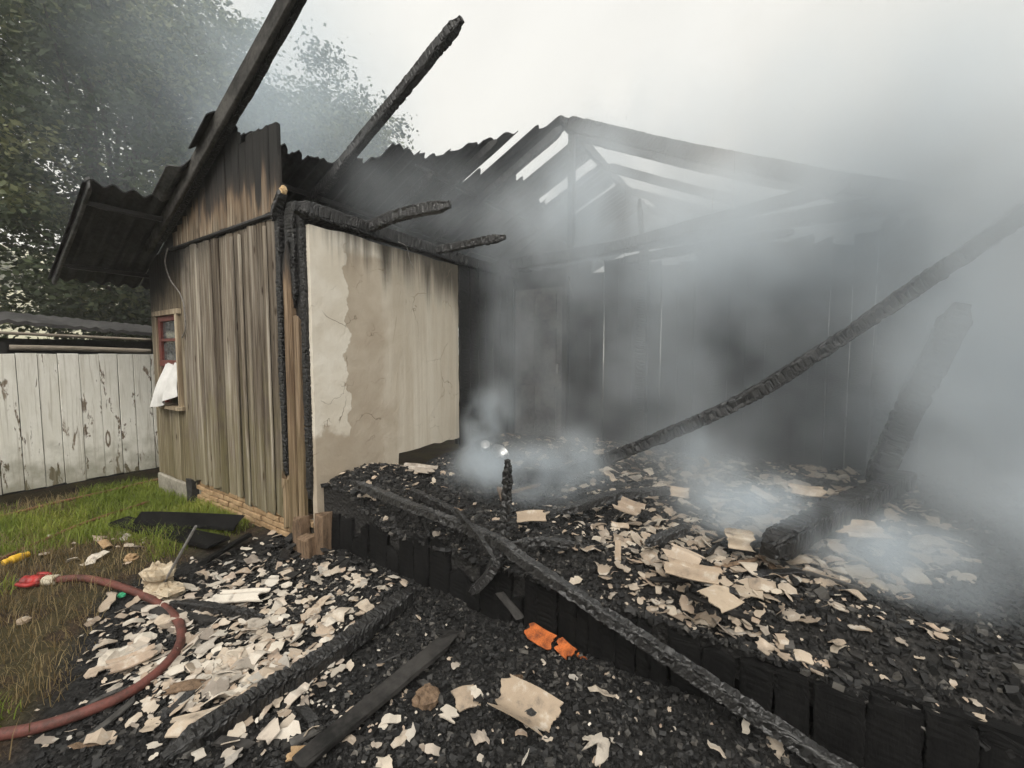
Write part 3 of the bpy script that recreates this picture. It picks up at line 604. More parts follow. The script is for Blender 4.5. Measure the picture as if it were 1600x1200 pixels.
V, Fc = plank(G(470, 1215, .03), G(722, 1008, .03) - G(470, 1215, .03), np.cross(_Z, G(722, 1008) - G(470, 1215)), _Z, float(np.linalg.norm(G(722, 1008) - G(470, 1215))), .085, .03, 21, .02, .25, .008, .006, 8)
tag(obj('charred_plank', V, Fc, SOOTBOARD), 'flat blackened plank tapering across the charcoal in front of the clay shard', 'plank')
loose('charred_log', [G(268, 940, .05), G(340, 948, .05), G(412, 962, .05)], .05, .05, 16, 'short black log lying among white shards beside the hose')
loose('grey_batten', [G(205, 945, .02), G(265, 955, .03), G(350, 972, .02)], .06, .03, 17, 'flat grey half-burnt batten under the hose', SOOTBOARD, depth=.004)
for i, (a, b, w, lab) in enumerate((((205, 822), (378, 832), .12, 'black burnt plank on edge lying across the grass heap'), ((165, 815), (330, 860), .17, 'wide black burnt plank lying flat in the grass'), ((390, 838), (300, 890), .06, 'narrow burnt plank with a pale edge leaning on the grass heap'))):
    p, q = G(*a, .05), G(*b, .05); V, Fc = plank(p, q - p, np.cross(_Z, q - p) + (_Z * 1.2 if i == 0 else _Z * .1), _Z, float(np.linalg.norm(q - p)), w, .03, 30 + i, .05, .08, .006, .006, 5)
    tag(obj('burnt_plank', V, Fc, BLACKPLANK), lab, 'plank')
V, Fc = tube([G(247, 925, .0), G(275, 872, .0) * [1, 1, 0] + _Z * .0, at(306, 822, 1, float(G(250, 925)[1]) + .1)][::2], .008, .05, 8)
tag(obj('metal_stake', V, Fc, METAL), 'thin metal stake leaning out of the rubble by the torn sack', 'stake')

# ------------------------------------------------------------------ pale shards of roof sheet
def shard_proto(seed, K=6):
    r = np.random.default_rng(seed); a = np.linspace(-1, 1, K) * r.uniform(.7, 1.15) + r.normal(0, .05, K); kind = seed % 4
    t = r.uniform(.35, .8, K) * np.where(np.abs(np.linspace(-1, 1, K)) > .9, r.uniform(.3, 1.), 1); b = -r.uniform(.35, .8, K) * np.where(np.abs(np.linspace(-1, 1, K)) > .9, r.uniform(.3, 1.), 1)
    sk = r.normal(0, .2); z = {0: .22 * np.cos(a * 2.4), 1: .10 * a * a, 2: .17 * np.sin(a * 3.4 + 1), 3: .05 * np.cos(a * 3)}[kind]
    th = .085; V = []
    for zz in (0, -th):
        for i in range(K): V += [(a[i], b[i] + sk * a[i], z[i] + zz), (a[i], t[i] + sk * a[i], z[i] + zz)]
    n = 2 * K; Fc = []
    for i in range(K - 1):
        p = 2 * i; Fc += [(p, p + 2, p + 3, p + 1), (n + p, n + p + 1, n + p + 3, n + p + 2), (p, n + p, n + p + 2, p + 2), (p + 1, p + 3, n + p + 3, n + p + 1)]
    Fc += [(0, 1, n + 1, n), (n - 2, 2 * n - 2, 2 * n - 1, n - 1)]
    V = np.array(V); V[:, 2] -= V[:, 2].min(); return V, Fc
PROTO = [shard_proto(s) for s in range(20)]
PM = [mesh('roof_sheet_shard', V, Fc) for V, Fc in PROTO]; PF = [mesh('roof_sheet_shard', V, Fc) for V, Fc in PROTO]
for m in PM: m.materials.append(SHARD)
for m in PF: m.materials.append(FLOORSHARD)
def rot(yaw, tx, ty): return np.array((Matrix.Rotation(yaw, 3, 'Z') @ Matrix.Rotation(tx, 3, 'X') @ Matrix.Rotation(ty, 3, 'Y')))
spots = []                                   # (px, py, radius x, radius y, count, smallest, largest half-length, on the floor?)
for cx, cyy, rx, ry, n, s0, s1, fl, where in (
    (320, 1000, 150, 80, 520, .014, .05, 0, 'heaped inside the bend of the fire hose'), (440, 930, 130, 50, 300, .012, .045, 0, 'spread before the short black log'), (590, 895, 100, 40, 90, .01, .035, 0, 'beside the burnt slats under the skirt'), (320, 1110, 140, 60, 70, .012, .045, 0, 'lying left of the long charred log'), (380, 1050, 120, 50, 220, .012, .045, 0, 'heaped against the long charred log'),
    (430, 870, 100, 30, 60, .012, .04, 0, 'below the brick base of the house'), (700, 1080, 280, 120, 75, .008, .03, 0, 'between the flat blackened plank and the curled piece'), (1000, 1140, 220, 70, 38, .008, .035, 0, 'between the curled piece and the slanting beam'), (500, 1040, 160, 90, 60, .008, .03, 0, 'lying right of the long charred log'), (560, 1140, 160, 60, 30, .008, .03, 0, 'next to the flat blackened plank'), (120, 1130, 100, 50, 10, .01, .03, 0, 'under the fire hose on bare soil'), (150, 850, 80, 25, 26, .015, .05, 0, 'in the grass beside the black planks'),
    (1010, 800, 120, 80, 240, .02, .075, 1, 'in the floor heap behind the upright stub'), (1110, 850, 130, 80, 240, .02, .085, 1, 'in the floor heap around the long corrugated piece'), (1130, 930, 190, 60, 120, .016, .06, 1, 'round the broad flat roof piece'), (920, 690, 140, 35, 240, .02, .075, 1, 'at the back of the room by the charred door'), (1130, 735, 160, 40, 170, .03, .10, 1, 'behind the foot of the leaning beam'), (585, 752, 85, 22, 110, .015, .05, 1, 'at the near foot of the plaster wall'),
    (660, 722, 70, 14, 45, .02, .06, 1, 'round the grey corrugated sheet below the plaster'), (1330, 840, 170, 70, 120, .03, .11, 1, 'by the thick charred log in the smoke'), (1330, 1000, 190, 60, 80, .012, .05, 1, 'on the char above the black skirt'), (1450, 1080, 160, 50, 40, .012, .04, 1, 'along the far burnt end of the floor edge'), (720, 830, 120, 40, 34, .012, .04, 1, 'between the charred batten and the skirt top'), (1300, 760, 120, 30, 60, .05, .13, 1, 'between the thick log and the leaning post'), (830, 760, 120, 60, 60, .012, .045, 1, 'round the tan rounded piece on the floor')):
    for _ in range(int(n * 1.9) if fl else n):
        a = RNG.uniform(0, 2 * np.pi); q = math.sqrt(RNG.uniform()) if RNG.uniform() < .75 else RNG.uniform(1, 1.35)
        px, py = cx + rx * q * math.cos(a), cyy + ry * q * math.sin(a); p = at(px, py, 2, .55 if fl else .03)
        if fl:
            if not (.06 < p[0] < 5.4 and .05 < p[1] < 2.9): continue
            z = float(fh(p[0], p[1])) + .012
        else:
            if p[1] > -.06 and p[0] > -.5: continue
            z = float(gh(p[0], p[1])) + .016
        s = (s0 * .8 + (s1 * 1.35 - s0) * RNG.uniform() ** 3.4) * (.62 if fl else 1.1); spots.append((s / np.linalg.norm(p - CAM), p[0], p[1], z, s, where))
spots.sort(reverse=True)
LIT = {0: [[], [], [], 0], 1: [[], [], [], 0]}
for i, (q, x, y, z, s, fl) in enumerate(spots):
    pi = int(RNG.integers(20)); yaw = RNG.uniform(0, 6.3); tx, ty = RNG.normal(0, .28), RNG.normal(0, .28); asp = RNG.uniform(.7, 1.3)
    if i < 266:
        o = bpy.data.objects.new('roof_sheet_shard', (PF if z > .3 else PM)[pi]); SC.collection.objects.link(o)
        o.location = (x, y, z); o.rotation_euler = Matrix(rot(yaw, tx, ty).tolist()).to_euler(); o.scale = (s, s * asp, s)
        tag(o, 'pale broken roof sheet shard ' + fl, 'shard', 'shards ' + fl)
    else:
        V, Fc = PROTO[pi]; V = (V * [s, s * asp, s]) @ rot(yaw, tx, ty).T + [x, y, z]; Q = LIT[int(z > .3)]; Q[0].append(V); Q[1] += [tuple(k + Q[3] for k in f) for f in Fc]; Q[2].append(np.full(len(V), RNG.uniform())); Q[3] += len(V)
def tone(o, t): a = o.data.attributes.new('tone', 'FLOAT', 'POINT'); a.data.foreach_set('value', np.asarray(t, np.float32))
for q, mt, lab in ((0, SHARD, 'small pale crumbs of broken roof sheet scattered over the burnt yard'), (1, FLOORSHARD, 'small brownish crumbs of broken roof sheet scattered over the floor deck')):
    o = obj('shard_litter', np.vstack(LIT[q][0]), LIT[q][1], mt, None, False, False); tone(o, np.concatenate(LIT[q][2])); tag(o, lab, 'rubble', None, 'stuff')
# the big pieces one can tell apart
def bigshard(name, px, py, z, length, width, yaw, waves, seed, label, mat=SHARDTAN, tilt=(.1, .1), depth=.03, curl=0., jag=.25, cat='roof shard'):
    r = np.random.default_rng(seed); n, m = 22, 10; c = at(px, py, 2, z); V = []; kn = np.sort(np.r_[-1, 1, r.uniform(-.9, .9, 5)]); k0 = -1 + jag * 2.2 * r.uniform(0, 1, 7) ** 1.3; k1 = 1 - jag * 2.2 * r.uniform(0, 1, 7) ** 1.3
    for sgn in (0, 1):
        for i in range(n):
            f = i / (n - 1) * 2 - 1
            l0 = float(np.interp(f, kn, k0)) + .05 * (h2(np.array(i), np.array(seed), 1) - .5); l1 = float(np.interp(f, kn, k1)) + .05 * (h2(np.array(i), np.array(seed), 2) - .5)
            for j in range(m):
                g = l0 + (l1 - l0) * j / (m - 1)
                zz = depth * math.cos(f * math.pi * waves) + .006 * math.sin(g * 3 + seed) - .007 * sgn
                V.append((g * length / 2, f * width / 2, zz))
    V = np.array(V); V[:, 2] -= V[:, 2].min(); V = (V * (.66 if z > .3 else 1)) @ rot(yaw, *tilt).T + c; N = n * m; A = gridfaces(n, m, False)
    Fc = [tuple(f[::-1]) for f in A] + [tuple(f + N) for f in A]
    for i in range(n - 1): a = i * m; Fc += [(a, a + m, N + a + m, N + a), (a + 2 * m - 1, a + m - 1, N + a + m - 1, N + a + 2 * m - 1)]
    for j in range(m - 1): q = (n - 1) * m + j; Fc += [(j + 1, j, N + j, N + j + 1), (q, q + 1, N + q + 1, N + q)]
    return tag(obj(name, V, [tuple(int(k) for k in f) for f in Fc], mat, None, False), label, cat)
bigshard('roof_sheet_piece', 818, 1112, .03, .33, .17, R(0), .5, 1, 'large curled tan roof piece with a split lying on the charcoal', depth=-.05, tilt=(.15, .05))
bigshard('roof_sheet_piece', 728, 1092, .03, .12, .10, R(60), .3, 2, 'squarish pinkish tile fragment beside the large curled piece', depth=.01, tilt=(.3, .1), jag=.12)
bigshard('roof_sheet_piece', 703, 1118, .03, .10, .06, R(20), .3, 3, 'small flat white flake in front of the pinkish tile fragment', SHARD, depth=.006, jag=.4)
bigshard('roof_sheet_piece', 1125, 935, .56, .26, .19, R(62), .5, 4, 'broad flat tan roof piece with ragged edge near the floor edge', depth=.009, tilt=(.25, -.05), jag=.16)
bigshard('roof_sheet_piece', 1085, 898, .58, .40, .15, R(5), 1.5, 5, 'long corrugated tan roof piece lying level on the shard heap', depth=.022, tilt=(.35, 0), jag=.12)
bigshard('roof_sheet_piece', 1155, 845, .62, .22, .17, R(10), 1.5, 6, 'upright corrugated cream roof piece standing in thin smoke', SHARDTAN, tilt=(.8, .05), depth=.022, jag=.2)
bigshard('roof_sheet_piece', 1070, 872, .60, .34, .16, R(-20), 1.0, 7, 'pale corrugated roof piece sloping behind the long tan one', SHARD, tilt=(.3, .1), depth=.022)
bigshard('roof_sheet_piece', 830, 808, .57, .30, .16, R(30), .9, 8, 'tan rounded roof piece lying behind the upright stub', depth=.03, tilt=(.25, -.1), jag=.15)
bigshard('roof_sheet_piece', 953, 745, .62, .14, .16, R(80), 1.5, 9, 'small corrugated tan piece propped under the leaning beam', depth=.011, tilt=(.7, 0), jag=.1)
bigshard('roof_sheet_piece', 1062, 772, .64, .22, .16, R(15), 1.5, 10, 'corrugated tan roof piece at the back of the heap', depth=.018, tilt=(.4, 0), jag=.12)
bigshard('roof_sheet_piece', 985, 795, .62, .30, .20, R(-15), 2.5, 11, 'greyish corrugated roof piece with a red smear on the floor heap', SHARD, depth=.016, tilt=(.3, .05), jag=.12)
bigshard('roof_sheet_piece', 968, 822, .60, .16, .07, R(20), .5, 12, 'brown half-round ridge tile piece on the floor heap', depth=.02, tilt=(.2, .1), jag=.06)
bigshard('roof_sheet_piece', 965, 860, .60, .05, .15, R(20), .5, 13, 'brown half-round tile piece standing on end', depth=.02, tilt=(.9, .1), jag=.06)
bigshard('roof_sheet_piece', 945, 836, .60, .17, .08, R(-50), .6, 14, 'long pale pointed shard leaning left of the floor heap', SHARD, depth=.009, tilt=(.3, .3), jag=.4)
bigshard('roof_sheet_piece', 650, 733, .60, .62, .26, R(15), 2.5, 15, 'long grey corrugated sheet lying below the plaster wall', m_shard('grey_sheet', [(.30, .26, .22), (.34, .30, .25)]), depth=.010, tilt=(.12, 0), jag=.15)
bigshard('roof_sheet_piece', 575, 760, .60, .16, .10, R(-40), 1, 16, 'tan slab pieces leaning at the plaster wall foot', depth=.009, tilt=(.4, .1))
bigshard('roof_sheet_piece', 1260, 770, .66, .34, .22, R(8), 1.5, 17, 'brownish corrugated piece lying flat behind thin smoke', depth=.02, tilt=(.2, 0), jag=.15)
bigshard('roof_sheet_piece', 1195, 775, .66, .46, .10, R(-50), .6, 18, 'long narrow tan sheet strip sliding off the heap', depth=.010, tilt=(.2, .1))
bigshard('roof_sheet_piece', 1340, 830, .62, .44, .30, R(20), 2.5, 19, 'wide rusty tan sheet lying in the smoke beside the charred log', depth=.016, tilt=(.1, 0))
bigshard('roof_sheet_piece', 1100, 722, .70, .16, .14, R(60), .5, 20, 'white folded flake standing behind the leaning beam', SHARD, depth=.03, tilt=(.9, .3), jag=.4)
bigshard('roof_sheet_piece', 1255, 1028, .5, .09, .07, R(10), .5, 21, 'round brown disc-like flake on the char near the floor edge', depth=.008, tilt=(.3, 0), jag=.1)
bigshard('roof_sheet_piece', 1195, 1012, .5, .10, .07, R(-30), .4, 22, 'cream pointed flake overhanging the black skirt', SHARD, depth=.008, tilt=(.5, 0), jag=.3)
bigshard('roof_sheet_piece', 315, 1128, .03, .26, .10, R(60), 1, 23, 'long white roof strip lying beside the long charred log', SHARD, depth=.009, tilt=(.15, 0), jag=.25)
bigshard('roof_sheet_piece', 205, 1035, .03, .22, .10, R(75), 1.5, 24, 'grey-white ribbed strip lying left of the hose bend', SHARD, depth=.009, tilt=(.15, 0), jag=.2)
bigshard('roof_sheet_piece', 370, 935, .03, .42, .12, R(35), 1.5, 25, 'long pinkish white roof piece beside the metal stake foot', SHARD, depth=.011, tilt=(.15, 0), jag=.2)
bigshard('roof_sheet_piece', 290, 1075, .03, .16, .06, R(40), .4, 26, 'brown scorched sliver lying on the white shard heap', BROWNWOOD, depth=.006, tilt=(.1, 0), jag=.2)
bigshard('roof_sheet_piece', 935, 1172, .03, .17, .08, R(80), .5, 27, 'tall white flake on the charcoal near the slanting beam', SHARD, depth=.02, tilt=(.4, .2), jag=.4)
bigshard('roof_sheet_piece', 1215, 1178, .06, .16, .07, R(-60), .5, 28, 'curled cream flake beside the foot of the slanting beam', SHARD, depth=.02, tilt=(.4, .2), jag=.3)
bigshard('roof_sheet_piece', 470, 1178, .03, .10, .05, R(50), .3, 29, 'rust-brown oval chip beside the flat blackened plank', BRICK, depth=.006, tilt=(.2, 0), jag=.2)
bigshard('broken_brick', 846, 996, .115, .19, .085, R(-8), .25, 30, 'vivid orange broken brick lying against the black skirt boards', CLAY, depth=.012, tilt=(.55, .12), jag=.2, cat='brick')
bigshard('broken_brick', 884, 1016, .10, .12, .07, R(-22), .25, 36, 'vivid orange brick end cracked off the broken brick by the skirt', CLAY, depth=.012, tilt=(.5, .1), jag=.25, cat='brick')
bigshard('clay_flake', 908, 1030, .05, .05, .03, R(-25), .4, 31, 'small orange clay flake beside the broken brick', CLAY, depth=.009, tilt=(-.3, .1), jag=.3, cat='brick')
bigshard('clay_flake', 1342, 1155, .12, .05, .05, R(-25), .4, 33, 'dull red clay lump low on the black skirt', CLAY, depth=.009, tilt=(.9, .1), jag=.1, cat='brick')
# small brown shapes by the grass
bigshard('brick_fragment', 165, 852, .02, .16, .06, R(0), .3, 35, 'broken brown brick lying in the grass heap', BRICK, depth=.025, jag=.1, cat='brick')

# ------------------------------------------------------------------ charcoal
def charcoal(name, P, S, label):
    n = len(P); base = np.array([[x, y, z] for x in (-1, 1) for y in (-1, 1) for z in (-1, 1)], float)
    V = base[None] * (S[:, None, None] * RNG.uniform(.4, 1.1, (n, 1, 3)) * np.array([1.15, .9, .75])) * RNG.uniform(.6, 1.15, (n, 8, 1)) + RNG.normal(0, .12, (n, 8, 3)) * S[:, None, None]
    yaw = RNG.uniform(0, 6.3, n); a = RNG.normal(0, .5, n); c, s = np.cos(yaw), np.sin(yaw); ca, sa = np.cos(a), np.sin(a)
    X, Y, Z = V[..., 0], V[..., 1] * ca[:, None] - V[..., 2] * sa[:, None], V[..., 1] * sa[:, None] + V[..., 2] * ca[:, None]
    V = np.stack([X * c[:, None] - Y * s[:, None], X * s[:, None] + Y * c[:, None], Z], -1) + P[:, None]
    q = np.array([(0, 1, 3, 2), (4, 6, 7, 5), (0, 4, 5, 1), (2, 3, 7, 6), (0, 2, 6, 4), (1, 5, 7, 3)])
    Fc = (np.arange(n)[:, None, None] * 8 + q[None]).reshape(-1, 4)
    k = obj(name, V.reshape(-1, 3), Fc, LUMP, None, False, False); tone(k, np.repeat(RNG.uniform(0, 1, n), 8)); tag(k, label, 'charcoal', None, 'stuff')
k = NT('charcoal_lumps', .6, .35); t = k.attr('tone'); n = k.noise(k.pos, 120, 3)
k.col(k.ramp(t, (0., (.007, .007, .007)), (.72, (.016, .0156, .0152)), (.92, (.042, .040, .037)), (1., (.13, .12, .106)))); k.put(k.b.inputs['Roughness'], k.math('MULTIPLY_ADD', n, .5, .35)); k.bump(n, .5, .004); LUMP = k.m
n = 60000; x = RNG.uniform(-.9, 5.2, n); y = -2.6 * RNG.uniform(0, 1, n) ** 1.1 + .02
xb = -.55 + 1.3 * sstep(-1.0, -1.85, y) + .35 * (fbm(x * 2, y * 2, 31) - .5); kp = (RNG.uniform(0, 1, n) < sstep(xb, xb + .5, x)) & (fbm(x * 3, y * 3, 32) + RNG.uniform(0, .35, n) > .38); x, y = x[kp], y[kp]
charcoal('charcoal_litter', np.stack([x, y, gh(x, y) + .006], 1), .005 + .012 * RNG.uniform(0, 1, len(x)) ** 2.5, 'black charcoal crumbs covering the burnt yard')
n = 42000; x = RNG.uniform(.05, 5.3, n); y = 2.95 * RNG.uniform(0, 1, n) ** 1.3 + .02
charcoal('charcoal_rubble', np.stack([x, y, fh(x, y) + .006], 1), .005 + .017 * RNG.uniform(0, 1, n) ** 3, 'black charcoal lumps heaped over the floor deck')
# burnt slabs strewn beside the stumps
for i in range(26):
    px, py = random.gauss(530, 70), random.gauss(882, 18)
    if i > 16: px, py = random.gauss(400, 40), random.gauss(865, 14)
    p = G(px, py, .03)
    if p[1] > -.1: p[1] = -.1
    V, Fc = plank((0, 0, 0), (1, 0, 0), (0, 1, 0), (0, 0, 1), random.uniform(.07, .22), random.uniform(.03, .08), .012, i, .02, .03, .003, .002, 2)
    V = V @ rot(random.uniform(0, 3.1), random.gauss(0, .2), random.gauss(0, .15)).T + p
    tag(obj('burnt_lath', V, Fc, SOOTBOARD if i % 3 == 0 else CHAR), 'short flat burnt slat strewn by the wooden stumps at the house corner', 'slat', 'burnt slats by the house corner')

for i in range(120):
    fl = i < 75
    px, py = (random.uniform(640, 1420), random.uniform(670, 900)) if fl else (random.uniform(120, 1150), random.uniform(900, 1195))
    p = at(px, py, 2, .58 if fl else .03)
    if fl and not (.1 < p[0] < 5 and .15 < p[1] < 2.85): continue
    if not fl and (p[1] > -.1 or p[0] < .1): continue
    p[2] = (float(fh(p[0], p[1])) if fl else float(gh(p[0], p[1]))) + .012
    L_ = random.uniform(.12, .5) if fl else random.uniform(.06, .26); r_ = np.array(rot(random.uniform(0, 6.3), random.gauss(0, .1), random.gauss(0, .12)))
    V, Fc = plank((-L_ / 2, 0, 0), (1, 0, 0), (0, 1, 0), (0, 0, 1), L_, random.uniform(.012, .045), random.uniform(.008, .02), 1800 + i, .05, .06, .003, .004, 4)
    tag(obj('burnt_lath', V @ r_.T + p, Fc, (CHAR, SOOTBOARD, BROWNWOOD, CHAR, GREYBARGE)[i % 5]), ('black charred', 'dark sooty', 'brown half-burnt', 'black charred', 'grey smoked')[i % 5] + ' lath fragment lying ' + ('among the rubble on the floor deck' if fl else 'among the charcoal of the yard'), 'lath', ('black charred', 'dark sooty', 'brown half-burnt', 'black charred', 'grey smoked')[i % 5] + ' laths ' + ('on the floor deck' if fl else 'in the yard'))
# ------------------------------------------------------------------ fire hose and small things on the grass
hz = .028
hose = empty('fire_hose', G(150, 905, 0), 'dark red fire hose looping from its red coupling across the shards', 'hose')
hp = [G(*p, hz) for p in ((85, 908), (130, 906), (180, 914), (235, 932), (272, 960), (284, 990), (272, 1022), (240, 1055), (195, 1085), (130, 1113), (60, 1135), (0, 1146), (-90, 1160))]
for p in hp: p[2] = max(p[2], float(gh(p[0], p[1])) + hz)
V, Fc = tube(hp, .0235, .02, 16); obj('hose_tube', V, Fc, HOSE, hose, True)
e = hp[0]; d = unit(hp[0] - hp[1])
for i in range(5):
    c = e + d * (-.015 + i * .017); a = np.linspace(0, 2 * np.pi, 17); s_ = unit(np.cross(d, _Z)); u_ = np.cross(s_, d)
    V, Fc = tube([c + .028 * (math.cos(t) * s_ + math.sin(t) * u_) + d * .003 * math.sin(t * 3) for t in a], .0085, .012, 8); obj('binding_turn', V, Fc, TAPE, hose, True)
mb = MB(); c = e + d * .07
V, Fc = tube([c, c + d * .05, c + d * .13], lambda f: .033 + .012 * np.sin(f * 9) ** 2, .01, 14); mb.add(V, Fc)
cp = mb.build('coupling', REDPLASTIC, hose, True)
s_ = unit(np.cross(d, _Z))
for sg in (-1, 1):
    V, Fc = tube([c + s_ * .03 * sg, c + s_ * .075 * sg + d * .03 + _Z * .01, c + s_ * .07 * sg + d * .10 + _Z * .02], .014, .012, 8); obj('lug', V, Fc, REDPLASTIC, cp, True)
V, Fc = tube([c + d * .13, c + d * .17], .026, .01, 12); obj('end_ring', V, Fc, m_simple('black_rubber', (.012, .012, .012), (.04, .04, .04), 20, .5), cp, True)
for lab, P in (('thin muddy red hose running along the fence foot', ((-80, 812), (0, 800), (80, 782), (160, 764), (252, 742))), ('thin muddy red hose crossing the grass to the burnt planks', ((-60, 900), (10, 866), (70, 838), (140, 808), (232, 778)))):
    V, Fc = tube([G(*p, .02) + [0, 0, .015] for p in P], .016, .04, 10); tag(obj('narrow_hose', V, Fc, HOSE2, None, True), lab, 'hose')
p0, p1 = G(5, 876, .045), G(44, 862, .045); V, Fc = tube([p0, (p0 + p1) / 2, p1], lambda f: .024 + .008 * (np.abs(f - .5) < .22), .004, 14); tag(obj('hose_coupling', V, Fc, YELLOW, None, True), 'yellow hose coupling lying in the grass', 'coupling')
def crumple(px, py, z, size, seed, amp=.35):
    u, v = np.meshgrid(np.linspace(0, 2 * np.pi, 25)[:-1], np.linspace(.02, np.pi - .02, 14), indexing='ij')
    r = 1 + amp * (fbm(np.cos(u) * 2.3 + 5 + seed, v * 2.6, seed) - .47) * 3 + amp * .5 * (fbm(np.sin(u) * 6 + 9, v * 7, seed + 2) - .47)
    V = np.stack([r * np.sin(v) * np.cos(u) * size[0], r * np.sin(v) * np.sin(u) * size[1], r * np.cos(v) * size[2]], -1).reshape(-1, 3)
    V[:, 2] = np.maximum(V[:, 2], -size[2] * .55); i = np.arange(24)[:, None]; j = np.arange(13)[None]; k = (i + 1) % 24
    Fc = np.stack([i * 14 + j, i * 14 + j + 1, k * 14 + j + 1, k * 14 + j], -1).reshape(-1, 4)
    return V + at(px, py, 2, z), Fc
for nm, px, py, z, sz, mt, lab, cat in (('torn_sack', 247, 905, .08, (.13, .09, .10), SACK, 'torn cream sack standing crumpled beside the metal stake', 'sack'), ('torn_sack', 262, 922, .04, (.13, .07, .05), SACK, 'flattened scorched sack end spilling below the crumpled one', 'sack'), ('plastic_scrap', 190, 930, .02, (.028, .02, .016), GREEN, 'small crumpled green plastic scrap by the hose', 'scrap'),
    ('stone', 205, 872, .02, (.06, .04, .03), BRICK, 'pinkish stone half sunk in the grass', 'stone'), ('stone', 37, 970, .01, (.03, .03, .02), SHARDTAN, 'small pale stone alone in the dry grass', 'stone'), ('stone', 665, 1090, .03, (.06, .05, .04), BROWNWOOD, 'round brown scorched lump on the charcoal beside the flat plank', 'lump')):
    V, Fc = crumple(px, py, z, sz, int(px), .55 if 'sack' in nm else .35); tag(obj(nm, V, Fc, mt, None, False), lab, cat)
# tin can and pan in the floor rubble
def lathe(prof, n=20):
    a = np.linspace(0, 2 * np.pi, n, endpoint=False); V = np.array([[r * math.cos(t), r * math.sin(t), z] for r, z in prof for t in a])
    return V, [tuple(int(i) for i in f) for f in gridfaces(len(prof), n, True)]
V, Fc = lathe([(.001, 0), (.05, 0), (.052, .004), (.05, .01), (.05, .11), (.052, .114), (.047, .114), (.046, .01), (.001, .01)]); c = at(758, 688, 2, .66); c[2] = float(fh(c[0], c[1])) + .04
tag(obj('tin_can', V @ rot(.4, .9, .2).T + c, Fc, TIN, None, True), 'shiny open tin can tipped over in the rubble', 'can')
V, Fc = lathe([(.001, 0), (.08, 0), (.095, .02), (.10, .06), (.104, .062), (.096, .06), (.09, .022), (.001, .008)]); c = at(778, 696, 2, .66); c[2] = float(fh(c[0], c[1])) + .03
tag(obj('metal_bowl', V @ rot(.4, .5, .6).T + c, Fc, TIN, None, True), 'shiny metal bowl tilted beside the tin can', 'bowl')
# curtain pushed out of the window
def curtain():
    n, m = 26, 20; V = []
    for sgn in (0, 1):
        for i in range(n):
            f = i / (n - 1)
            for j in range(m):
                g = j / (m - 1); fold = .016 * math.sin(g * 13 + f * 2) + .010 * math.sin(g * 24 + 1 + f)
                zb_ = 1.0 + .17 * g ** 1.5; xl = -2.95 - .10 * f ** 1.2; xr = -2.56 + .0 * f
                V.append((xl + (xr - xl) * g + .012 * math.sin(f * 9 + g * 5), .0 - .15 * math.sin(f * 1.57) * (1 - .6 * g) - .02 + fold * (.3 + f) - .003 * sgn, 1.53 + (zb_ - 1.53) * f + .01 * math.sin(g * 11)))
    V = np.array(V); N = n * m; A = gridfaces(n, m, False); Fc = [tuple(int(k) for k in f) for f in A] + [tuple(int(k) + N for k in f[::-1]) for f in A]
    tag(obj('curtain', V, Fc, CLOTH, None, True), 'white curtain blown out through the lower half of the red window', 'curtain')
curtain()
def wire(P, r, lab, nm='hanging_wire'): V, Fc = tube(P, r, .03, 6); tag(obj(nm, V, Fc, WIRE, None, True), lab, 'wire')
wire([at(885, 385, 1, 2.8), at(889, 410, 1, 2.8), at(887, 430, 1, 2.8), at(896, 463, 1, 2.8)], .004, 'thin pale wire dangling from the back wall plate')
wire([at(893, 385, 1, 2.82), at(888, 405, 1, 2.82), at(894, 440, 1, 2.82)], .004, 'second short wire twisted with the dangling one')
wire([at(622, 378, 0, .09), at(635, 385, 0, .1), at(640, 405, 0, .09), at(646, 420, 0, .08)], .004, 'short bent wire hanging over the plaster wall top')
wire([at(262, 388, 1, -.14), at(258, 410, 1, -.12), at(266, 437, 1, -.08), at(284, 465, 1, -.06), at(290, 510, 1, -.05), at(284, 528, 1, -.05)], .006, 'thin cable hanging from the eave down to the red window', 'cable')

# ------------------------------------------------------------------ painted fence, shed behind it
fence = empty('plank_fence', (-4.07, 0, 0), 'peeling white painted plank fence standing beside the house', 'fence')
y = -3.4; i = 0
while y < 2.6:
    w = .155 + .03 * random.random(); V, Fc = plank((-4.07, y, .07 + random.uniform(-.004, .004)), (0, 0, 1), (0, 1, 0), (1, 0, 0), 1.57 + random.uniform(-.006, .006), w - random.choice((.003, .005, .007)), .018 + .008 * random.random(), 1500 + i, .03, .006, .003, .003, 3); obj('board', V, Fc, FENCE, fence); y += w; i += 1
for z in (.1, .9, 1.45): MB().add(*box((-4.11, -.4, z), (.07, 6.0, .08))).build('rail', CHAR, fence)
for yy in (-3.2, -1.4, .4, 2.2): MB().add(*box((-4.19, yy, .75), (.09, .09, 1.7))).build('post', BROWNWOOD, fence)
shed = empty('low_shed', (-6, 0, 0), 'low dark shed with sagging sheet roof behind the white fence', 'shed')
P = [at(-260, 478, 0, -5.0), at(0, 499, 0, -5.0), at(225, 519, 0, -5.0)]
y0, y1, zA, zB = -4.5, 3.2, float(P[1][2]) + .30, float(P[2][2]) - .02
def zl(y): return np.interp(y, [P[1][1], P[2][1]], [P[1][2], P[2][2]]) + (y - P[1][1]) * 0
V = []
ys = np.linspace(-4.5, 3.4, 110)
zz = P[1][2] + (P[2][2] - P[1][2]) / (P[2][1] - P[1][1]) * (ys - P[1][1])
for sg in (0, 1):
    for yy, z in zip(ys, zz):
        for xx in (-5.0, -6.2, -7.4): V.append((xx, yy, z + .018 * math.cos(yy * 40) + (-5 - xx) * .12 - .045 * sg))
A = gridfaces(110, 3, False); N = 330; Fc = [tuple(int(k) for k in f[::-1]) for f in A] + [tuple(int(k) + N for k in f) for f in A]
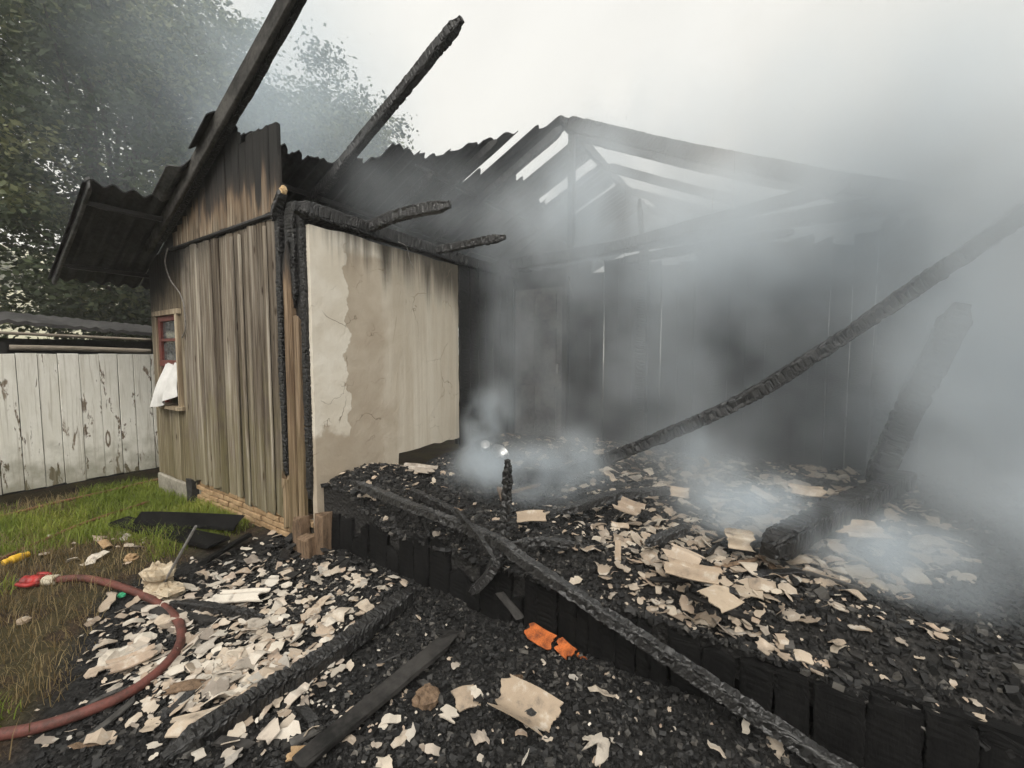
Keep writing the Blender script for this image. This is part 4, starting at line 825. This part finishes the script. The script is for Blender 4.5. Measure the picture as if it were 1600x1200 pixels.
for i in range(109): a = i * 3; Fc += [(a, a + 3, N + a + 3, N + a), (a + 5, a + 2, N + a + 2, N + a + 5)]
obj('shed_roof', np.array(V), Fc, DARKSHED, shed)
MB().add(*box((-7.2, -.6, .9), (.08, 7.5, 2.0))).build('shed_wall', DARKSHED, shed)
for yy in (-3.5, -1.0, 1.5): MB().add(*box((-5.3, yy, .85), (.1, .1, 1.9))).build('post', DARKSHED, shed)
b = float(P[1][2])
V, Fc = tube([at(15, 543, 0, -4.6), at(120, 545, 0, -4.6), at(235, 549, 0, -4.6)], .035, .08, 10); obj('purlin', V, Fc, PALELOG, shed, True)
V, Fc = tube([at(-60, 517, 0, -4.95), at(235, 531, 0, -4.95)], .02, .08, 8); obj('gutter_pole', V, Fc, PALELOG, shed, True)

# ------------------------------------------------------------------ grass
def blades(name, n, fn, hmin, hmax, wd, mat, label, seed):
    r = np.random.default_rng(seed); x = r.uniform(-7, .9, n); y = r.uniform(-3.4, .0, n); k = fn(x, y, r); x, y = x[k], y[k]; n = len(x)
    cl = vnoise(x * 7, y * 7, seed); h = (hmin + (hmax - hmin) * r.uniform(0, 1, n) ** 1.5) * (.5 + cl); a = r.uniform(0, 6.3, n); le = r.uniform(.2, 1.1, n) * h
    dx, dy = np.cos(a), np.sin(a); b = np.stack([x, y, gh(x, y) - .005], 1); wv = np.stack([-dy, dx, 0 * dx], 1) * wd * r.uniform(.6, 1.3, (n, 1)); L = np.stack([dx, dy, 0 * dx], 1) * le[:, None]; up = np.stack([0 * h, 0 * h, h], 1)
    V = np.stack([b - wv, b + wv, b + L * .35 + up * .6 - wv * .7, b + L * .35 + up * .6 + wv * .7, b + L + up * .92, b + L + up * .92 + wv * .1], 1)
    Fc = (np.arange(n)[:, None, None] * 6 + np.array([(0, 1, 3, 2), (2, 3, 5, 4)])[None]).reshape(-1, 4)
    o = obj(name, V.reshape(-1, 3), Fc, mat, None, False, False); tone(o, np.repeat(np.clip(.5 * vnoise(x * 2, y * 2, seed + 4) + .5 * r.uniform(0, 1, n), 0, 1), 6)); tag(o, label, 'grass', None, 'stuff')
def edge(x, y): return -.75 + 1.35 * sstep(-1.0, -1.85, y) + .5 * (fbm(x * 2, y * 2, 31) - .5) - x
blades('grass', 150000, lambda x, y, r: (edge(x, y) > .05 + r.uniform(0, .3, len(x))) & (x > -4.0) & (fbm(x * 1.6, y * 1.6, 41) + .25 * sstep(-.9, -.1, y) - .22 * sstep(-.9, .1, x) + .12 * r.uniform(0, 1, len(x)) > .44), .03, .12, .0028, GRASSM, 'short green grass beside the house and fence', 1)
blades('dry_grass', 45000, lambda x, y, r: (edge(x, y) > -.25 + r.uniform(0, .3, len(x))) & (x > -4.0) & (fbm(x * 1.6, y * 1.6, 41) + .25 * sstep(-.9, -.1, y) - .22 * sstep(-.9, .1, x) + .12 * r.uniform(0, 1, len(x)) < .50), .02, .13, .0020, DRYM, 'trampled dry brown grass near the hose', 2)
# straw clump and weeds at the base
r = np.random.default_rng(5)

# ------------------------------------------------------------------ trees
def tree(name, base, centre, rad, nclump, nleaf, leaf, seed, label, group=None, lean=(0, 0), trunk_r=.22, cl_r=.55, keep=None):
    r = np.random.default_rng(seed); base = np.asarray(base, float); centre = np.asarray(centre, float); rad = np.asarray(rad, float)
    t = empty(name, base, label, 'tree', group)
    mb = MB(); top = centre + [0, 0, rad[2] * .5]; mid = (base + centre) / 2 + [.3, .2, 0]
    V, Fc = tube([base, mid, centre, top], lambda f: trunk_r * (1 - .85 * f) + .02, .25, 9); mb.add(V, Fc)
    d = r.normal(0, 1, (nclump, 3)); d /= np.linalg.norm(d, axis=1)[:, None]; d[:, 2] *= .95
    lob = .72 + .5 * fbm(d[:, 0] * 2 + 7, d[:, 1] * 2 + d[:, 2] * 2 + 3, seed) 
    q = r.uniform(.25, 1, nclump) ** .45 * lob; C = centre + d * q[:, None] * rad
    if keep is not None: C = C[keep(C)]; nclump = len(C)
    for k in range(0, nclump, max(1, nclump // 34)):
        s0 = base + (centre - base) * r.uniform(.45, 1.0); m_ = (s0 + C[k]) / 2 + [0, 0, -.25]
        V, Fc = tube([s0, m_, C[k]], lambda f: .07 * (1 - f) + .012, .3, 6); mb.add(V, Fc)
    mb.build('trunk', BARK, t, True)
    ci = np.repeat(np.arange(nclump), nleaf); n = len(ci); sz = r.uniform(.6, 1.3, nclump)[ci] * cl_r
    P = C[ci] + r.normal(0, 1, (n, 3)) * np.stack([sz, sz, sz * .6], 1) * .62
    a = r.normal(0, 1, (n, 3)); a /= np.linalg.norm(a, axis=1)[:, None]; a[:, 2] = a[:, 2] * .5 - .25; b = np.cross(a, r.normal(0, 1, (n, 3))); b /= np.linalg.norm(b, axis=1)[:, None]
    L = leaf * r.uniform(.6, 1.3, (n, 1)); V = np.stack([P, P + a * L * .5 + b * L * .27, P + a * L, P + a * L * .5 - b * L * .27], 1).reshape(-1, 3)
    Fc = np.arange(4 * n).reshape(-1, 4); o = obj('crown', V, Fc, LEAF, t)
    tone(o, np.repeat(np.clip(.8 * r.uniform(0, 1, nclump)[ci] ** 1.3 + .2 * r.uniform(0, 1, n), 0, 1), 4)); return t
tree('broadleaf_tree', cw(-11.0, 13.5), cw(-12.7, 13.2, 7.2), (6.1, 4.6, 6.9), 840, 190, .17, 21, 'huge dark evergreen tree towering behind the white fence and eave', trunk_r=.35, cl_r=.66, keep=lambda C: ~(((C - CAM) @ _Rt < -14.0) & (C[:, 2] < 6.2)))
tree('broadleaf_tree', cw(-7.2, 17), cw(-7.8, 17, 7.6), (4.7, 3.2, 4.9), 400, 190, .17, 22, 'smaller round tree behind the standing rafters', trunk_r=.25, cl_r=.6)
tree('broadleaf_tree', cw(18.8, 15.5), cw(18.9, 15.5, 7.6), (4.2, 3.5, 4.4), 200, 110, .22, 23, 'faint tree half lost in the smoke beyond the collapsed roof', trunk_r=.25, cl_r=.6)
for i, (X, Y, z) in enumerate(((-96, 82, 14), (-103, 84, 15), (-110, 90, 17))):
    tree('hill_tree', cw(X, Y, z), cw(X, Y, z + 4.5), (3.4, 3.4, 3.6), 40, 40, .8, 40 + i, 'distant tree standing alone on the pale hill', 'trees on the pale hill', trunk_r=.2, cl_r=1.2)

# ------------------------------------------------------------------ smoke: real volumes, denser where the fire still smoulders
def smoke(name, lo, hi, res, blobs, nscale, thr, gain, colour, label, seed=0., aniso=.2, warp=.6):
    lo = np.array(lo, float); hi = np.array(hi, float)
    g = bpy.data.node_groups.new(name, 'GeometryNodeTree'); g.interface.new_socket('Geometry', in_out='OUTPUT', socket_type='NodeSocketGeometry')
    N, L = g.nodes, g.links
    def vm(op, a, b=None):
        x = N.new('ShaderNodeVectorMath'); x.operation = op
        for i, v in ((0, a), (1, b)):
            if v is None: continue
            if isinstance(v, bpy.types.NodeSocket): L.new(v, x.inputs[i])
            else: x.inputs[i].default_value = tuple(v)
        return x
    def mt(op, a, b=0., c=0.):
        x = N.new('ShaderNodeMath'); x.operation = op
        for i, v in enumerate((a, b, c)):
            if isinstance(v, bpy.types.NodeSocket): L.new(v, x.inputs[i])
            else: x.inputs[i].default_value = v
        return x.outputs[0]
    def nz(v, sc, det):
        x = N.new('ShaderNodeTexNoise'); L.new(v, x.inputs['Vector']); x.inputs['Scale'].default_value = sc; x.inputs['Detail'].default_value = det; x.inputs['Roughness'].default_value = .55; return x.outputs
    pos = N.new('GeometryNodeInputPosition').outputs[0]
    off = vm('ADD', pos, (seed, seed * .7, -seed)).outputs[0]
    wv = vm('SCALE', vm('SUBTRACT', nz(off, nscale * .8, 2)['Color'], (.5, .5, .5)).outputs[0]); wv.inputs['Scale'].default_value = warp
    p2 = vm('ADD', pos, wv.outputs[0]).outputs[0]
    tot = 0.
    for c, r_, s in blobs:
        q = vm('DIVIDE', vm('SUBTRACT', p2, c).outputs[0], r_).outputs[0]; d = vm('DOT_PRODUCT', q, q).outputs['Value']
        f = mt('MAXIMUM', mt('SUBTRACT', 1., d), 0.); f = mt('MULTIPLY', mt('MULTIPLY', f, f), s); tot = mt('ADD', tot, f)
    n = nz(vm('MULTIPLY', vm('ADD', off, wv.outputs[0]).outputs[0], (1, 1, .7)).outputs[0], nscale, 5)['Fac']
    k = mt('MULTIPLY', mt('MAXIMUM', mt('SUBTRACT', n, thr), 0.), gain); dens = mt('MULTIPLY', tot, mt('MINIMUM', k, 2.2))
    vc = N.new('GeometryNodeVolumeCube'); L.new(dens, vc.inputs['Density']); vc.inputs['Min'].default_value = tuple(lo); vc.inputs['Max'].default_value = tuple(hi)
    for a, b in zip(('X', 'Y', 'Z'), (hi - lo) / res): vc.inputs['Resolution ' + a].default_value = int(b)
    m = bpy.data.materials.new(name); m.use_nodes = True; nt = m.node_tree; nt.nodes.clear(); out = nt.nodes.new('ShaderNodeOutputMaterial'); pv = nt.nodes.new('ShaderNodeVolumePrincipled')
    pv.inputs['Color'].default_value = tuple(colour) + (1,); pv.inputs['Density'].default_value = 1; pv.inputs['Anisotropy'].default_value = aniso; nt.links.new(pv.outputs[0], out.inputs['Volume'])
    sm = N.new('GeometryNodeSetMaterial'); sm.inputs['Material'].default_value = m; L.new(vc.outputs[0], sm.inputs['Geometry']); go = N.new('NodeGroupOutput'); L.new(sm.outputs[0], go.inputs[0])
    me = bpy.data.meshes.new(name); me.materials.append(m); o = bpy.data.objects.new(name, me); SC.collection.objects.link(o); md = o.modifiers.new('smoke', 'NODES'); md.node_group = g
    return tag(o, label, 'smoke', None, 'stuff')
SM = [((2.6, 2.3, 1.8), (3.0, 1.4, 2.1), .85), ((4.9, 2.7, 1.8), (1.9, 1.6, 2.3), 1.9), ((3.9, 2.6, 3.0), (2.4, 2.0, 1.5), 1.6), ((3.2, 5.0, 3.6), (3.2, 2.6, 2.2), .9), ((1.9, 2.4, 3.6), (1.5, 1.2, 1.2), .8),
      ((1.0, 2.7, 3.1), (1.8, 1.6, 1.3), .8), ((4.6, 1.1, .8), (1.2, .95, .75), 1.7), ((.4, 2.4, 1.7), (.8, .7, 1.7), .6), ((3.0, .9, .75), (.9, .6, .35), 1.0), ((4.2, 1.35, 1.6), (.9, .8, 1.3), 1.1), ((1.7, 1.3, .75), (1.4, .9, .4), .6), ((-.1, 1.4, 3.2), (1.1, 1.4, .8), .35)]
smoke('smoke', (-1.4, -.2, .35), (9, 8, 9), .075, SM, 1.35, .39, 6.8, (.87, .92, .96), 'thick grey smoke welling up from the burnt rooms', 3., warp=.8)
PL = [((5.6, 4.0, 5.2), (4.4, 3.8, 4.4), .45), ((4.4, 2.7, 3.4), (2.2, 1.8, 1.5), 1.6), ((2.7, 2.2, 3.3), (1.7, 1.2, 1.1), 1.0), ((4.5, 1.4, 2.5), (1.15, 1.0, 1.1), 1.7)]
smoke('smoke_plume', (.5, .2, .6), (10, 8, 9.6), .1, PL, 1.0, .38, 6., (.965, .97, .97), 'pale smoke plume rising over the collapsed right half of the roof', 6., warp=.8)
WI = [((1.45, .85, .68), (.85, .6, .30), 3.2), ((.95, .95, .80), (.24, .24, .45), 4.5), ((1.1, 1.1, 1.2), (.25, .25, .4), 1.5), ((.25, 1.95, .9), (.35, .35, .5), 4.), ((3.05, .75, .75), (.5, .35, .28), 5.), ((2.6, 1.5, .85), (.5, .4, .35), 3.), ((3.6, .6, .65), (.5, .35, .3), 4.), ((1.9, .9, .85), (.3, .3, .35), 2.5)]
smoke('smoke_wisp', (.0, .2, .45), (4.3, 2.5, 1.9), .03, WI, 3.2, .42, 7., (.85, .915, .97), 'bluish smoke wisps curling up from the floor rubble', 5., warp=.22)
DR = [((-6.0, 1.2, 5.8), (4.2, 2.4, 3.6), .10), ((-5.0, 2.8, 7.0), (3.4, 2.6, 3.0), .34), ((-3.0, 2.6, 5.0), (2.2, 2.0, 2.0), .20)]
smoke('drifting_smoke', (-11, -1.2, 1.7), (0, 6, 11), .16, DR, .6, .36, 5., (.82, .92, 1.0), 'thin bluish smoke drifting past the big tree', 9.)

hb = obj('haze', *box((0, 0, 28), (1500, 1500, 70)), bpy.data.materials.new('haze'), None, False); tag(hb, 'thin grey mist over the whole yard and hill', 'haze', None, 'stuff')
hm = hb.data.materials[0]; hm.use_nodes = True; hm.node_tree.nodes.clear(); ho = hm.node_tree.nodes.new('ShaderNodeOutputMaterial'); hv = hm.node_tree.nodes.new('ShaderNodeVolumePrincipled'); hv.inputs['Density'].default_value = .0025; hv.inputs['Color'].default_value = (.95, .95, .94, 1); hm.node_tree.links.new(hv.outputs[0], ho.inputs['Volume'])
